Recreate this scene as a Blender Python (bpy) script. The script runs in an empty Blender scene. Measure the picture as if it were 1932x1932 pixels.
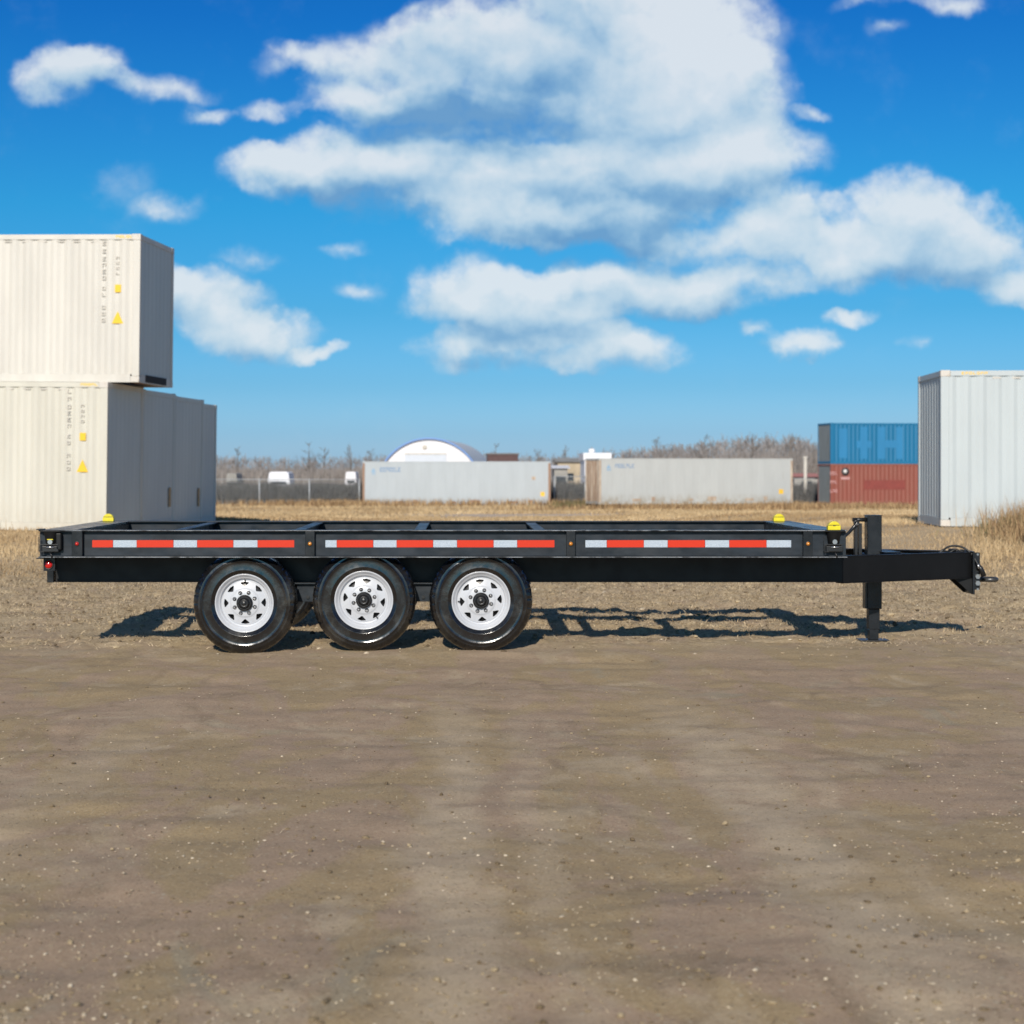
import bpy, bmesh, math, random
import numpy as np
from mathutils import Vector, Matrix
from mathutils.geometry import delaunay_2d_cdt

random.seed(4); np.random.seed(4)
sc = bpy.context.scene
C = sc.collection
R = math.radians

# ------------------------------------------------------------------ camera
H, F, U0, V0, W = 1.383, 3450.0, 870.0, 884.0, 1932.0      # eye height; focal length and vanishing point in 1932-pixel units
cam = bpy.data.cameras.new('camera')
cam.sensor_width = 36; cam.lens = 36 * F / W
cam.shift_x = (W / 2 - U0) / W; cam.shift_y = -(W / 2 - V0) / W
cam.clip_start = 0.1; cam.clip_end = 6000
cam.dof.use_dof = True; cam.dof.focus_distance = 10.6; cam.dof.aperture_fstop = cam.lens / 1000 / 0.016
camo = bpy.data.objects.new('camera', cam); C.objects.link(camo)
camo.location = (0, 0, H); camo.rotation_euler = (R(90), 0, 0)
sc.camera = camo
sc.render.resolution_x = sc.render.resolution_y = 1024

# ------------------------------------------------------------------ sun, exposure
sunv = Vector((0.3, 1.88, -1.0)).normalized()
sl = bpy.data.lights.new('sun', 'SUN'); sl.energy = 4.9; sl.angle = R(0.5); sl.color = (1.0, 0.92, 0.80)
so = bpy.data.objects.new('sun', sl); C.objects.link(so)
so.rotation_euler = sunv.to_track_quat('-Z', 'Y').to_euler(); so.location = (-5, -20, 20)
sc.view_settings.view_transform = 'Standard'; sc.view_settings.look = 'None'
sc.view_settings.gamma = 1; sc.view_settings.use_curve_mapping = False
sc.view_settings.exposure = -0.08
sc.render.engine = 'CYCLES'
sc.cycles.max_bounces = 6; sc.cycles.use_denoising = True


# ------------------------------------------------------------------ node helper
class NT:
    def __init__(s, tree): s.t = tree
    def n(s, typ, **kw):
        nd = s.t.nodes.new(typ)
        for k, v in kw.items(): setattr(nd, k, v)
        return nd
    def l(s, a, b): s.t.links.new(a, b)
    def put(s, sock, v):
        if hasattr(v, 'node'): s.l(v, sock)
        else: sock.default_value = v
    def m(s, op, a, b=None, c=None, clamp=False):
        nd = s.n('ShaderNodeMath', operation=op); nd.use_clamp = clamp
        s.put(nd.inputs[0], a)
        if b is not None: s.put(nd.inputs[1], b)
        if c is not None: s.put(nd.inputs[2], c)
        return nd.outputs[0]
    def vm(s, op, a, b=None, c=None):
        nd = s.n('ShaderNodeVectorMath', operation=op)
        s.put(nd.inputs[0], a)
        if b is not None: s.put(nd.inputs[1], b)
        if c is not None: s.put(nd.inputs[2], c)
        return nd.outputs[0]
    def mr(s, v, a, b, c=0.0, d=1.0, smooth=True):
        nd = s.n('ShaderNodeMapRange', interpolation_type='SMOOTHSTEP' if smooth else 'LINEAR')
        for i, x in enumerate((v, a, b, c, d)): s.put(nd.inputs[i], x)
        return nd.outputs[0]
    def mix(s, f, a, b, mode='MIX'):
        nd = s.n('ShaderNodeMix', data_type='RGBA', blend_type=mode)
        s.put(nd.inputs[0], f)
        for i, v in ((6, a), (7, b)):
            if not hasattr(v, 'node') and len(v) == 3: v = (*v, 1)
            s.put(nd.inputs[i], v)
        return nd.outputs[2]
    def noise(s, v, scale, detail=4, rough=0.55, dist=0.0, col=False):
        nd = s.n('ShaderNodeTexNoise'); s.put(nd.inputs['Vector'], v)
        nd.inputs['Scale'].default_value = scale; nd.inputs['Detail'].default_value = detail
        nd.inputs['Roughness'].default_value = rough; nd.inputs['Distortion'].default_value = dist
        return nd.outputs[1 if col else 0]
    def ramp(s, f, pts):
        nd = s.n('ShaderNodeValToRGB'); s.put(nd.inputs[0], f)
        e = nd.color_ramp.elements
        while len(e) < len(pts): e.new(0.5)
        for el, (p, c) in zip(e, pts): el.position = p; el.color = (*c, 1)
        return nd.outputs[0]
    def val(s, f): 
        nd = s.n('ShaderNodeSeparateXYZ'); s.put(nd.inputs[0], f); return nd.outputs


# ------------------------------------------------------------------ sky with cumulus clouds
wd = bpy.data.worlds.new('World'); sc.world = wd; wd.use_nodes = True
wd.node_tree.nodes.clear()
try: wd.cycles.sampling_method = 'MANUAL'; wd.cycles.sample_map_resolution = 512
except AttributeError: pass
w = NT(wd.node_tree)
tc = w.n('ShaderNodeTexCoord').outputs['Generated']
sky = w.n('ShaderNodeTexSky', sky_type='NISHITA', sun_disc=False)
sky.sun_elevation = R(27.7); sky.sun_rotation = R(189); sky.altitude = 0
sx, sy, sz = w.val(tc)
tint = w.ramp(sz, [(0.0, (.85, 1.35, 2.35)), (0.018, (.52, .98, 1.85)), (0.045, (.30, .74, 1.40)), (0.085, (.16, .62, 1.12)), (0.14, (.085, .60, 1.05)),
                   (0.24, (.032, .40, .96)), (0.40, (.03, .28, .70)), (0.80, (.19, .38, .54))])
skyc = w.mix(1.0, sky.outputs[0], tint, 'MULTIPLY')
yy = w.m('MAXIMUM', sy, 0.08)
a_ = w.m('DIVIDE', sx, yy); b_ = w.m('DIVIDE', sz, yy)
cb = w.n('ShaderNodeCombineXYZ'); w.put(cb.inputs[0], a_); w.put(cb.inputs[1], b_)
P0 = cb.outputs[0]
CL = [  # the cumulus bodies: u, v, half-width, half-height, weight
 (1180,60,300,170,1.1),(1290,190,230,150,1.0),(1180,-10,200,80,1),(930,130,190,95,.8),(960,270,380,45,.45),(1190,245,260,75,.6),(1040,410,260,60,.7),(1010,645,170,60,.6),(1310,475,90,70,.5),(1290,560,120,50,.5),(740,250,170,45,.45),(1440,300,150,75,.8),(1360,120,90,110,.6),(720,110,170,80,.8),(560,105,80,35,.6),(850,60,130,55,.7),(700,180,150,45,.7),(900,210,320,48,.6),
 (500,315,120,65,.8),(620,300,150,65,.7),(760,330,190,75,.9),(950,340,240,85,1.0),(1130,340,260,90,1.0),(1200,430,140,70,.8),(980,440,220,34,.6),(1330,330,160,75,.7),(830,400,220,40,.6),
 (1450,430,170,75,.8),(1740,420,180,105,1.1),(1860,470,130,85,.8),(1620,500,260,70,.9),(1930,545,110,45,.8),(1390,545,130,50,.7),(1500,390,90,35,.5),
 (880,560,140,90,1.0),(1010,590,170,80,.9),(1200,550,200,65,.9),(1170,665,140,50,.9),(880,665,130,42,.7),(1050,520,150,38,.7),(1040,690,90,25,.5),
 (400,590,120,80,1.0),(490,640,120,48,.9),(345,545,60,60,.8),(600,668,60,22,.8),
 (110,150,95,75,.75),(180,125,80,45,.6),(290,155,130,36,.6),(385,200,60,24,.5),(510,195,80,28,.6),
 (320,380,80,38,.5),(650,560,75,32,.5),(1520,655,85,32,.75),(1610,610,70,20,.7),(1425,625,32,26,.6),(1530,205,48,26,.6),(1790,12,80,30,.6),(1640,5,90,28,.6),(480,495,70,36,.42),(640,470,60,22,.5),(1670,70,50,20,.35),(1735,655,40,20,.35),(240,330,90,50,.33)]
def field(P):
    wn = w.vm('SUBTRACT', w.noise(P, 15, 3, .5, col=True), (.5, .5, .5))
    wq = w.vm('SUBTRACT', w.noise(P, 55, 4, .6, col=True), (.5, .5, .5))
    P2 = w.vm('MULTIPLY_ADD', wn, (.055, .04, 0), P)
    P2 = w.vm('MULTIPLY_ADD', wq, (.016, .014, 0), P2)
    acc = None
    for u, v, ru, rv, wt in CL:
        gr = 1.04 if wt >= .7 else 1.05
        wt = wt if wt >= .7 else wt * .72
        ca, cbb, ra, rb = (u - U0) / F, (V0 - v) / F, gr * ru / F, gr * rv / F
        q = w.vm('MULTIPLY_ADD', P2, (1 / ra, 1 / rb, 0), (-ca / ra, -cbb / rb, 0))
        g = w.n('ShaderNodeTexGradient', gradient_type='SPHERICAL'); w.put(g.inputs[0], q)
        acc = w.m('MULTIPLY', g.outputs[1], wt) if acc is None else w.m('MULTIPLY_ADD', g.outputs[1], wt, acc)
    fb = w.noise(P, 34, 8, .62)
    vo = w.n('ShaderNodeTexVoronoi', feature='F1'); vo.inputs['Scale'].default_value = 30; vo.inputs['Detail'].default_value = 2.4; vo.inputs['Roughness'].default_value = .55
    vo.normalize = True; w.put(vo.inputs['Vector'], P2)
    fb = w.m('MULTIPLY_ADD', w.m('SUBTRACT', .62, vo.outputs['Distance']), .62, w.m('MULTIPLY_ADD', fb, .62, .19))
    acc = w.m('MINIMUM', acc, 1.15)
    return w.m('MULTIPLY_ADD', w.m('SUBTRACT', fb, .5), w.mr(acc, 0.0, .25, 0.25, 1.25), acc)
f0 = field(P0)
wait = w.m('MULTIPLY', f0, 1e-7)          # the second look at the field is worked out after the first
f1 = field(w.vm('ADD', w.vm('ADD', P0, (-.004, .011, 0)), wait))
dens = w.mr(w.m('MULTIPLY_ADD', w.m('SUBTRACT', w.noise(P0, 130, 5, .62), .5), .46, f0), .12, .86)
dens = w.m('MAXIMUM', dens, w.m('MULTIPLY', w.mr(w.m('MULTIPLY_ADD', w.m('SUBTRACT', w.noise(P0, 24, 6, .6), .5), .7, f0), .06, .62), .42))      # thin veil round the bodies
# billows and hollows inside the big bodies
pw = w.vm('MULTIPLY_ADD', w.vm('SUBTRACT', w.noise(w.vm('ADD', P0, w.m('MULTIPLY', f1, 1e-7)), 22, 4, .6, col=True), (.5, .5, .5)), (.06, .04, 0), P0)
shd = w.m('MULTIPLY_ADD', w.noise(w.vm('MULTIPLY', pw, (1, 1.15, 1)), 11, 5, .52), 1.15, .07)
for u, v, ru, rv, wt in ((860,228,320,62,-.95),(1010,150,150,60,-.5),(620,385,230,55,-.85),(950,300,200,40,-.45),(1180,360,240,40,-.4),(1100,430,260,40,-.4),(1250,250,260,35,-.25),(1060,480,200,30,-.3),(1600,520,200,25,-.2),(1000,620,220,40,-.35),(880,690,140,30,-.3),
                         (1380,130,200,200,.40),(1290,40,200,100,.3),(650,190,110,60,.30),(1000,400,200,40,.25),(1450,290,120,60,.35),(1750,400,200,70,.30),(620,300,180,40,.3),(1000,570,380,60,.12),(430,590,120,60,.3)):
    q = w.vm('MULTIPLY_ADD', pw, (F / ru, F / rv, 0), (-(u - U0) / ru, -(V0 - v) / rv, 0))
    g = w.n('ShaderNodeTexGradient', gradient_type='SPHERICAL'); w.put(g.inputs[0], q)
    shd = w.m('MULTIPLY_ADD', g.outputs[1], wt, shd)
light = w.m('MULTIPLY_ADD', w.m('SUBTRACT', f0, f1), .66, shd, clamp=True)
cloudc = w.ramp(light, [(0.0, (.17, .37, .63)), (.25, (.27, .48, .70)), (.5, (.46, .645, .80)), (.75, (.64, .77, .86)), (1.0, (.80, .865, .91))])
# the same broken cumulus carries on outside the frame
P3 = w.vm('DIVIDE', tc, None); pd = P3.node; w.put(pd.inputs[0], tc)
cz = w.n('ShaderNodeCombineXYZ'); zz = w.m('ADD', w.m('MAXIMUM', sz, 0), .12)
for i in range(3): w.put(cz.inputs[i], zz)
w.put(pd.inputs[1], cz.outputs[0])
gn = w.noise(P3, 1.1, 8, .58)
outm = w.m('MAXIMUM', w.mr(w.m('ABSOLUTE', w.m('SUBTRACT', a_, .03)), .31, .45), w.m('MAXIMUM', w.mr(b_, .27, .4), w.mr(sy, .5, .3)))
gd = w.m('MULTIPLY', w.m('MULTIPLY', w.mr(gn, .55, .68), outm), w.mr(sz, 0.0, .08))
skyb = w.vm('MULTIPLY', skyc, (.1, .1, .1))
inm = w.m('MULTIPLY', dens, w.mr(sy, .1, .3))
c1 = w.mix(w.m('MULTIPLY', inm, .90), skyb, cloudc)
c2 = w.mix(w.m('MULTIPLY', gd, .9), c1, (.62, .72, .82))
bg = w.n('ShaderNodeBackground'); w.put(bg.inputs[0], w.vm('MULTIPLY', c2, (10, 10, 10))); bg.inputs[1].default_value = .1
wo = w.n('ShaderNodeOutputWorld'); w.l(bg.outputs[0], wo.inputs[0])

# ------------------------------------------------------------------ objects, tags
def tag(o, label=None, cat=None, group=None, kind=None):
    for k, v in (('label', label), ('category', cat), ('group', group), ('kind', kind)):
        if v: o[k] = v
    return o
def empty(name, loc=(0, 0, 0), rot=(0, 0, 0), parent=None):
    o = bpy.data.objects.new(name, None); C.objects.link(o); o.location = loc; o.rotation_euler = rot
    o.empty_display_size = .2
    if parent: o.parent = parent
    return o
def copy_tree(o, parent=None):
    c = o.copy(); C.objects.link(c)
    if parent is not None: c.parent = parent
    for ch in list(o.children): copy_tree(ch, c)
    return c

class MB:
    def __init__(s): s.v = []; s.f = []; s.sm = []
    def add(s, vs, fs, smooth=False):
        n = len(s.v); s.v += [tuple(v) for v in vs]; s.f += [tuple(i + n for i in f) for f in fs]; s.sm += [smooth] * len(fs)
    def box(s, x0, x1, y0, y1, z0, z1, M=None):
        vs = [Vector((x, y, z)) for x in (x0, x1) for y in (y0, y1) for z in (z0, z1)]
        if M: vs = [M @ v for v in vs]
        s.add(vs, [(0, 1, 3, 2), (4, 6, 7, 5), (0, 4, 5, 1), (2, 3, 7, 6), (0, 2, 6, 4), (1, 5, 7, 3)]); return s
    def prism(s, pts, axis, a, b):
        """closed outline pts (in the two other axes, in order) extruded from a to b along axis"""
        def mk(p, t):
            return {'y': (p[0], t, p[1]), 'x': (t, p[0], p[1]), 'z': (p[0], p[1], t)}[axis]
        n = len(pts); vs = [mk(p, a) for p in pts] + [mk(p, b) for p in pts]
        fs = [tuple(range(n))[::-1], tuple(range(n, 2 * n))] + [(i, (i + 1) % n, n + (i + 1) % n, n + i) for i in range(n)]
        if axis == 'y': fs = [f[::-1] for f in fs]
        s.add(vs, fs); return s
    def tube(s, pts, r, seg=8, cap=True):
        pts = [Vector(p) for p in pts]; rs = r if isinstance(r, (list, tuple)) else [r] * len(pts)
        base = len(s.v); n = len(pts); up0 = None
        for i, p in enumerate(pts):
            t = (pts[min(i + 1, n - 1)] - pts[max(i - 1, 0)]).normalized()
            if up0 is None: up0 = Vector((0, 0, 1)) if abs(t.z) < .9 else Vector((1, 0, 0))
            a = t.cross(up0).normalized(); b = a.cross(t).normalized(); up0 = b
            for k in range(seg):
                an = 2 * math.pi * k / seg; s.v.append(tuple(p + rs[i] * (math.cos(an) * a + math.sin(an) * b)))
        for i in range(n - 1):
            for k in range(seg):
                q = base + i * seg
                s.f.append((q + k, q + (k + 1) % seg, q + seg + (k + 1) % seg, q + seg + k)); s.sm.append(True)
        if cap:
            s.f.append(tuple(base + k for k in range(seg))[::-1]); s.sm.append(False)
            q = base + (n - 1) * seg; s.f.append(tuple(q + k for k in range(seg))); s.sm.append(False)
        return s
    def cyl(s, p0, p1, r, seg=16): return s.tube([p0, p1], r, seg)
    def lathe(s, prof, seg=64, axis='y', cen=(0, 0, 0), fr=None, smooth=True, close=False):
        """prof: (radius, offset along the axis)"""
        base = len(s.v); n = len(prof)
        for k in range(seg):
            an = 2 * math.pi * k / seg
            for j, (r, o) in enumerate(prof):
                rr = r if fr is None else r + fr(j, k)
                c_, s_ = rr * math.cos(an), rr * math.sin(an)
                s.v.append((cen[0] + c_, cen[1] + o, cen[2] + s_) if axis == 'y' else (cen[0] + c_, cen[1] + s_, cen[2] + o))
        for k in range(seg):
            k2 = (k + 1) % seg
            for j in range(n - 1 if not close else n):
                j2 = (j + 1) % n
                s.f.append((base + k * n + j, base + k * n + j2, base + k2 * n + j2, base + k2 * n + j)); s.sm.append(smooth)
        return s
    def mesh(s, name, mat):
        me = bpy.data.meshes.new(name); me.from_pydata(s.v, [], s.f)
        me.polygons.foreach_set('use_smooth', s.sm)
        if mat: me.materials.append(mat)
        bm = bmesh.new(); bm.from_mesh(me); bmesh.ops.recalc_face_normals(bm, faces=bm.faces); bm.to_mesh(me); bm.free()
        me.update(); return me
    def build(s, name, mat, parent=None, loc=None, bevel=0, rot=None):
        o = bpy.data.objects.new(name, s.mesh(name, mat)); C.objects.link(o)
        if parent: o.parent = parent
        if loc: o.location = loc
        if rot: o.rotation_euler = rot
        if bevel:
            b = o.modifiers.new('bevel', 'BEVEL'); b.width = bevel; b.segments = 2; b.limit_method = 'ANGLE'; b.angle_limit = R(40)
        return o

# ------------------------------------------------------------------ materials
def mat(name, col, rough=.6, metal=0.0, var=.0, vscale=3.0, bump=0.0, bscale=40.0, coat=0.0, col2=None, stretch=(1, 1, 1), dirt=None, dscale=2.0, dlo=.5, dhi=.75, spec=.5, rvar=0.0):
    m = bpy.data.materials.new(name); m.use_nodes = True; t = NT(m.node_tree)
    bs = m.node_tree.nodes['Principled BSDF']
    bs.inputs['Roughness'].default_value = rough; bs.inputs['Metallic'].default_value = metal
    bs.inputs['Coat Weight'].default_value = coat; bs.inputs['Coat Roughness'].default_value = .12
    bs.inputs['Specular IOR Level'].default_value = spec
    co = t.n('ShaderNodeTexCoord').outputs['Object']
    c = (*col, 1)
    vv = t.vm('MULTIPLY', co, stretch)
    if var or col2:
        nz = t.noise(vv, vscale, 5, .6)
        c2 = col2 if col2 else tuple(min(1, x * (1 + var)) for x in col)
        c1 = col if col2 else tuple(x * (1 - var) for x in col)
        c = t.mix(t.mr(nz, .3, .7), c1, c2)
    if dirt:
        c = t.mix(t.mr(t.noise(vv, dscale, 6, .65, .6), dlo, dhi), c, dirt)
    t.put(bs.inputs['Base Color'], c)
    if rvar:
        t.put(bs.inputs['Roughness'], t.mr(t.noise(co, 7, 5, .65), .3, .75, rough - rvar, rough + rvar))
    if bump:
        b = t.n('ShaderNodeBump'); b.inputs['Strength'].default_value = bump; b.inputs['Distance'].default_value = .01
        t.put(b.inputs['Height'], t.noise(co, bscale, 4, .6)); t.l(b.outputs[0], bs.inputs['Normal'])
    return m
M = {}
M['black_paint'] = mat('black_paint', (.012, .014, .017), .32, spec=.35, var=.25, vscale=4, bump=.05, bscale=9, dirt=(.05, .047, .042), dscale=5, dlo=.6, dhi=.95, rvar=.12)
M['steel_web'] = mat('satin_black_paint', (.020, .0255, .033), .42, spec=.25, var=.3, vscale=5, bump=.10, bscale=5, dirt=(.05, .055, .06), dscale=3, dlo=.5, dhi=.9, rvar=.14, stretch=(1, 1, 2.5))
M['flat_black'] = mat('flat_black_paint', (.0055, .0057, .0062), .46, var=.2, bump=.03, bscale=8, rvar=.08, spec=.3)
M['tyre'] = mat('tyre_rubber', (.006, .006, .007), .24, bump=.16, bscale=16, coat=.35, dirt=(.04, .037, .032), dscale=5, dlo=.50, dhi=.80, rvar=.14, spec=.6)
M['rim'] = mat('white_rim_paint', (.50, .515, .55), .32, var=.03, coat=.3, dirt=(.45, .42, .38), dscale=9, dlo=.62, dhi=1.0)
M['chrome'] = mat('zinc_plate', (.45, .45, .45), .3, metal=.9)
M['dark_metal'] = mat('dark_metal', (.035, .035, .036), .35, metal=.5, bump=.1, bscale=40)
M['hub'] = mat('hub_black', (.012, .012, .013), .35, bump=.05)
M['yellow'] = mat('yellow_paint', (.68, .57, .012), .42, var=.06, vscale=20, bump=.1, bscale=60)
M['ring'] = mat('forged_steel', (.10, .10, .10), .4, metal=.7, bump=.1, bscale=30)
M['red_lens'] = mat('red_lens', (.5, .012, .01), .12, coat=.6)
M['amber_lens'] = mat('amber_lens', (.55, .20, .02), .2, coat=.6)
M['rubber_hose'] = mat('rubber_hose', (.02, .02, .02), .45)
def tape(name, c1, c2):
    m = bpy.data.materials.new(name); m.use_nodes = True; t = NT(m.node_tree); bs = m.node_tree.nodes['Principled BSDF']
    bs.inputs['Roughness'].default_value = .45; bs.inputs['Specular IOR Level'].default_value = .3
    x, y, z = t.val(t.n('ShaderNodeTexCoord').outputs['Object'])
    k = 2 * math.pi / .0085
    s1 = t.m('SINE', t.m('MULTIPLY', t.m('ADD', x, z), k)); s2 = t.m('SINE', t.m('MULTIPLY', t.m('SUBTRACT', x, z), k))
    f = t.mr(t.m('MAXIMUM', s1, s2), .55, .95)
    t.put(bs.inputs['Base Color'], t.mix(f, c2, c1)); return m
M['tape_red'] = tape('red_reflective_tape', (.66, .038, .007), (.52, .022, .005))
M['tape_white'] = tape('white_reflective_tape', (.66, .71, .76), (.22, .29, .38))

def container_paint(name, col, rust=(.30, .20, .11), amt=(.62, .85), low=0.0, rough=.5, fade=None):
    m = bpy.data.materials.new(name); m.use_nodes = True; t = NT(m.node_tree); bs = m.node_tree.nodes['Principled BSDF']
    bs.inputs['Roughness'].default_value = rough
    co = t.n('ShaderNodeTexCoord').outputs['Object']
    x, y, z = t.val(co)
    c = t.mix(t.mr(t.noise(t.vm('MULTIPLY', co, (1.5, 1.5, .35)), 1.2, 5, .6), .3, .7), tuple(v * .93 for v in col), fade or col)
    st = t.mr(t.noise(t.vm('MULTIPLY', co, (5, 5, .8)), 1.3, 7, .7, .5), amt[0], amt[1])
    lw = t.m('MULTIPLY', t.mr(z, .75, .0, 0, low), t.mr(t.noise(t.vm('MULTIPLY', co, (3, 3, 1.5)), 1.1, 6, .7), .35, .7))
    c = t.mix(t.m('MULTIPLY', st, .55), c, rust)
    c = t.mix(lw, c, rust)
    t.put(bs.inputs['Base Color'], c); return m
M['cream'] = container_paint('cream_container_paint', (.60, .572, .52), low=.12, amt=(.72, .95), fade=(.63, .60, .545))
M['cream_low'] = container_paint('aged_cream_container_paint', (.575, .55, .475), low=.22, amt=(.70, .95), fade=(.60, .575, .50))
M['greyend'] = container_paint('pale_grey_end_paint', (.54, .575, .55), amt=(.7, .95))
M['white_box'] = container_paint('cool_white_container_paint', (.475, .52, .535), low=.25, amt=(.70, .95))
M['reefer_a'] = container_paint('faded_grey_white_container_paint', (.42, .455, .48), rust=(.20, .15, .11), low=.9, amt=(.60, .85))
M['reefer_b'] = container_paint('stained_white_container_paint', (.47, .48, .47), rust=(.26, .20, .12), low=.9, amt=(.58, .82))
M['tan_end'] = container_paint('rust_stained_end_paint', (.55, .46, .36), rust=(.20, .09, .045), low=.5, amt=(.40, .62))
M['rusty_edge'] = container_paint('rusty_frame_paint', (.33, .20, .13), rust=(.16, .07, .04), amt=(.4, .7))
M['blue_box'] = container_paint('blue_container_paint', (.004, .145, .30), rust=(.02, .12, .22), amt=(.55, .8))
M['blue_light'] = container_paint('light_blue_lettering_paint', (.022, .195, .40), rust=(.01, .15, .31), amt=(.55, .8))
M['blue_end'] = container_paint('shaded_end_paint', (.17, .19, .20), rust=(.10, .10, .09), amt=(.45, .7))  # greyish brown puts the shade of the stack's end faces into the colour
M['red_box'] = container_paint('faded_red_container_paint', (.25, .070, .048), rust=(.22, .11, .075), amt=(.42, .8), low=.3)
M['red_dark'] = mat('dark_red_patch_paint', (.225, .045, .035), .6, var=.1)
M['pink'] = mat('faded_pink_print', (.50, .27, .26), .6, var=.1)
M['white_print'] = mat('white_print', (.7, .68, .66), .6)
M['dark_print'] = mat('dark_print', (.05, .045, .05), .6)
M['grey_print'] = mat('grey_print', (.52, .49, .44), .6, var=.2)
M['grey_faint'] = mat('faint_grey_print', (.535, .50, .445), .6, var=.1)
M['blue_print'] = mat('blue_print', (.19, .28, .42), .6)
M['blue_faint'] = mat('faint_blue_print', (.25, .38, .52), .6)
M['warn'] = mat('warning_yellow', (.80, .50, .02), .5)
M['orange'] = mat('orange_sticker', (.85, .50, .04), .5)
M['brown_tag'] = mat('brown_label', (.42, .28, .13), .6, var=.3, vscale=9)
M['castwhite'] = mat('corner_casting_paint', (.58, .54, .49), .5, dirt=(.35, .24, .14), dscale=8, dlo=.5, dhi=.8)
M['tunnel_shade'] = mat('painted_tunnel_shade', (.01, .01, .012), .8)  # near-black colour stands in for shade inside the tunnel opening

# ------------------------------------------------------------------ terrain
def ss(a, b, x):
    t = np.clip((x - a) / (b - a), 0, 1); return t * t * (3 - 2 * t)
def tz(x, y):
    x = np.asarray(x, float); y = np.asarray(y, float)
    z = -1.08 * ss(30, 112, y)
    z = z + ss(21, 33, y) * (1 - ss(50, 95, y)) * np.where(x > 0, .30 * ss(3.5, 9, x), .17 * ss(3, 7, -x))
    return z
def _h(ix, iy, s):
    n = (ix * 374761393 + iy * 668265263 + s * 1442695041) & 0x7fffffff
    n = ((n ^ (n >> 13)) * 1274126177) & 0x7fffffff
    return ((n ^ (n >> 16)) & 0xffff) / 65535.0
def vn(x, y, s=0):
    ix = np.floor(x).astype(np.int64); iy = np.floor(y).astype(np.int64); fx = x - ix; fy = y - iy
    fx = fx * fx * (3 - 2 * fx); fy = fy * fy * (3 - 2 * fy)
    return (_h(ix, iy, s) * (1 - fx) + _h(ix + 1, iy, s) * fx) * (1 - fy) + (_h(ix, iy + 1, s) * (1 - fx) + _h(ix + 1, iy + 1, s) * fx) * fy
def zfull(x, y):
    near = np.clip(1 - (y - 24) / 10, 0, 1)
    n = (vn(x * 1.1, y * 1.6, 1) - .5) * .030 + (vn(x * 3.3, y * 4.1, 2) - .5) * .016
    rough = .55 + 1.9 * ss(-1.5, 1.8, y - 15.2 + 5.0 * (vn(x * .45, y * .9, 71) - .5))
    n += ((vn(x * 8, y * 9, 3) - .5) * .016 + (vn(x * 17, y * 17, 4) - .5) * .014 + (vn(x * 31, y * 31, 5) - .5) * .009) * rough
    n *= near + .2
    flat = 1 - .8 * np.exp(-((y - 13.95) / .22) ** 2)         # tyres stand on level earth
    flat = flat * (1 - .85 * np.exp(-((x - 3.37) / .35) ** 2 - ((y - 14.85) / .3) ** 2))
    dip = .022 * np.exp(-((x + 1.64) / .42) ** 2 - ((y - 13.95) / .4) ** 2) + .030 * np.exp(-((x - 3.37) / .5) ** 2 - ((y - 14.85) / .5) ** 2)
    return tz(x, y) + n * flat - dip
xs = np.concatenate([-np.geomspace(2500, 9.3, 46), np.arange(-9.2, 9.2, .075), np.geomspace(9.3, 2500, 46)])
ys = np.concatenate([[-300, -100, -40, -15, -5, 0, 1, 2, 2.6, 3.1], np.arange(3.5, 26, .06), np.geomspace(26.1, 130, 90), np.geomspace(135, 4000, 30)])
gx, gy = np.meshgrid(xs, ys); gz = zfull(gx, gy)
nx, ny = len(xs), len(ys)
me = bpy.data.meshes.new('ground')
me.vertices.add(nx * ny); me.vertices.foreach_set('co', np.stack([gx, gy, gz], -1).ravel().astype(np.float32))
ii = (np.arange(ny - 1)[:, None] * nx + np.arange(nx - 1)[None]).ravel()
q = np.stack([ii, ii + 1, ii + nx + 1, ii + nx], -1).ravel()
me.loops.add(len(q)); me.loops.foreach_set('vertex_index', q)
me.polygons.add(len(ii)); me.polygons.foreach_set('loop_start', np.arange(len(ii)) * 4)
me.polygons.foreach_set('use_smooth', np.ones(len(ii), bool)); me.update(calc_edges=True)
ground = bpy.data.objects.new('ground', me); C.objects.link(ground); tag(ground, kind='structure')

gm = bpy.data.materials.new('packed_earth'); gm.use_nodes = True; t = NT(gm.node_tree); bs = gm.node_tree.nodes['Principled BSDF']
bs.inputs['Roughness'].default_value = .9; bs.inputs['Specular IOR Level'].default_value = .25
co = t.n('ShaderNodeTexCoord').outputs['Object']; x, y, z = t.val(co)
big = t.noise(t.vm('MULTIPLY', co, (1.5, .6, 1)), 1.0, 6, .62, .9)
big2 = t.noise(t.vm('ADD', t.vm('MULTIPLY', co, (1.3, .6, 1)), (7, 3, 0)), 1.1, 5, .62, 1.0)
mid = t.noise(co, 6, 6, .68); fine = t.noise(co, 75, 5, .72)
olive, mauve, grey = (.395, .290, .162), (.405, .290, .200), (.345, .296, .210)
c = t.mix(t.mr(big, .45, .55), olive, mauve)
c = t.mix(t.m('MULTIPLY', t.mr(big2, .60, .70), .75), c, grey)
pale = t.noise(t.vm('ADD', t.vm('MULTIPLY', co, (1.4, .7, 1)), (31, 13, 0)), 1.4, 6, .65, .7)
c = t.mix(t.m('MULTIPLY', t.mr(pale, .52, .66), .75), c, (.50, .395, .27))
dk = t.noise(t.vm('ADD', t.vm('MULTIPLY', co, (1.5, .8, 1)), (3, 55, 0)), 1.7, 6, .66, .8)
c = t.mix(t.mr(dk, .54, .68, 0, .55), c, (.235, .172, .108))
wob = t.m('MULTIPLY', t.m('SUBTRACT', t.noise(t.vm('MULTIPLY', co, (1.5, .8, 1)), 1.3, 5, .65), .5), .55)
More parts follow.
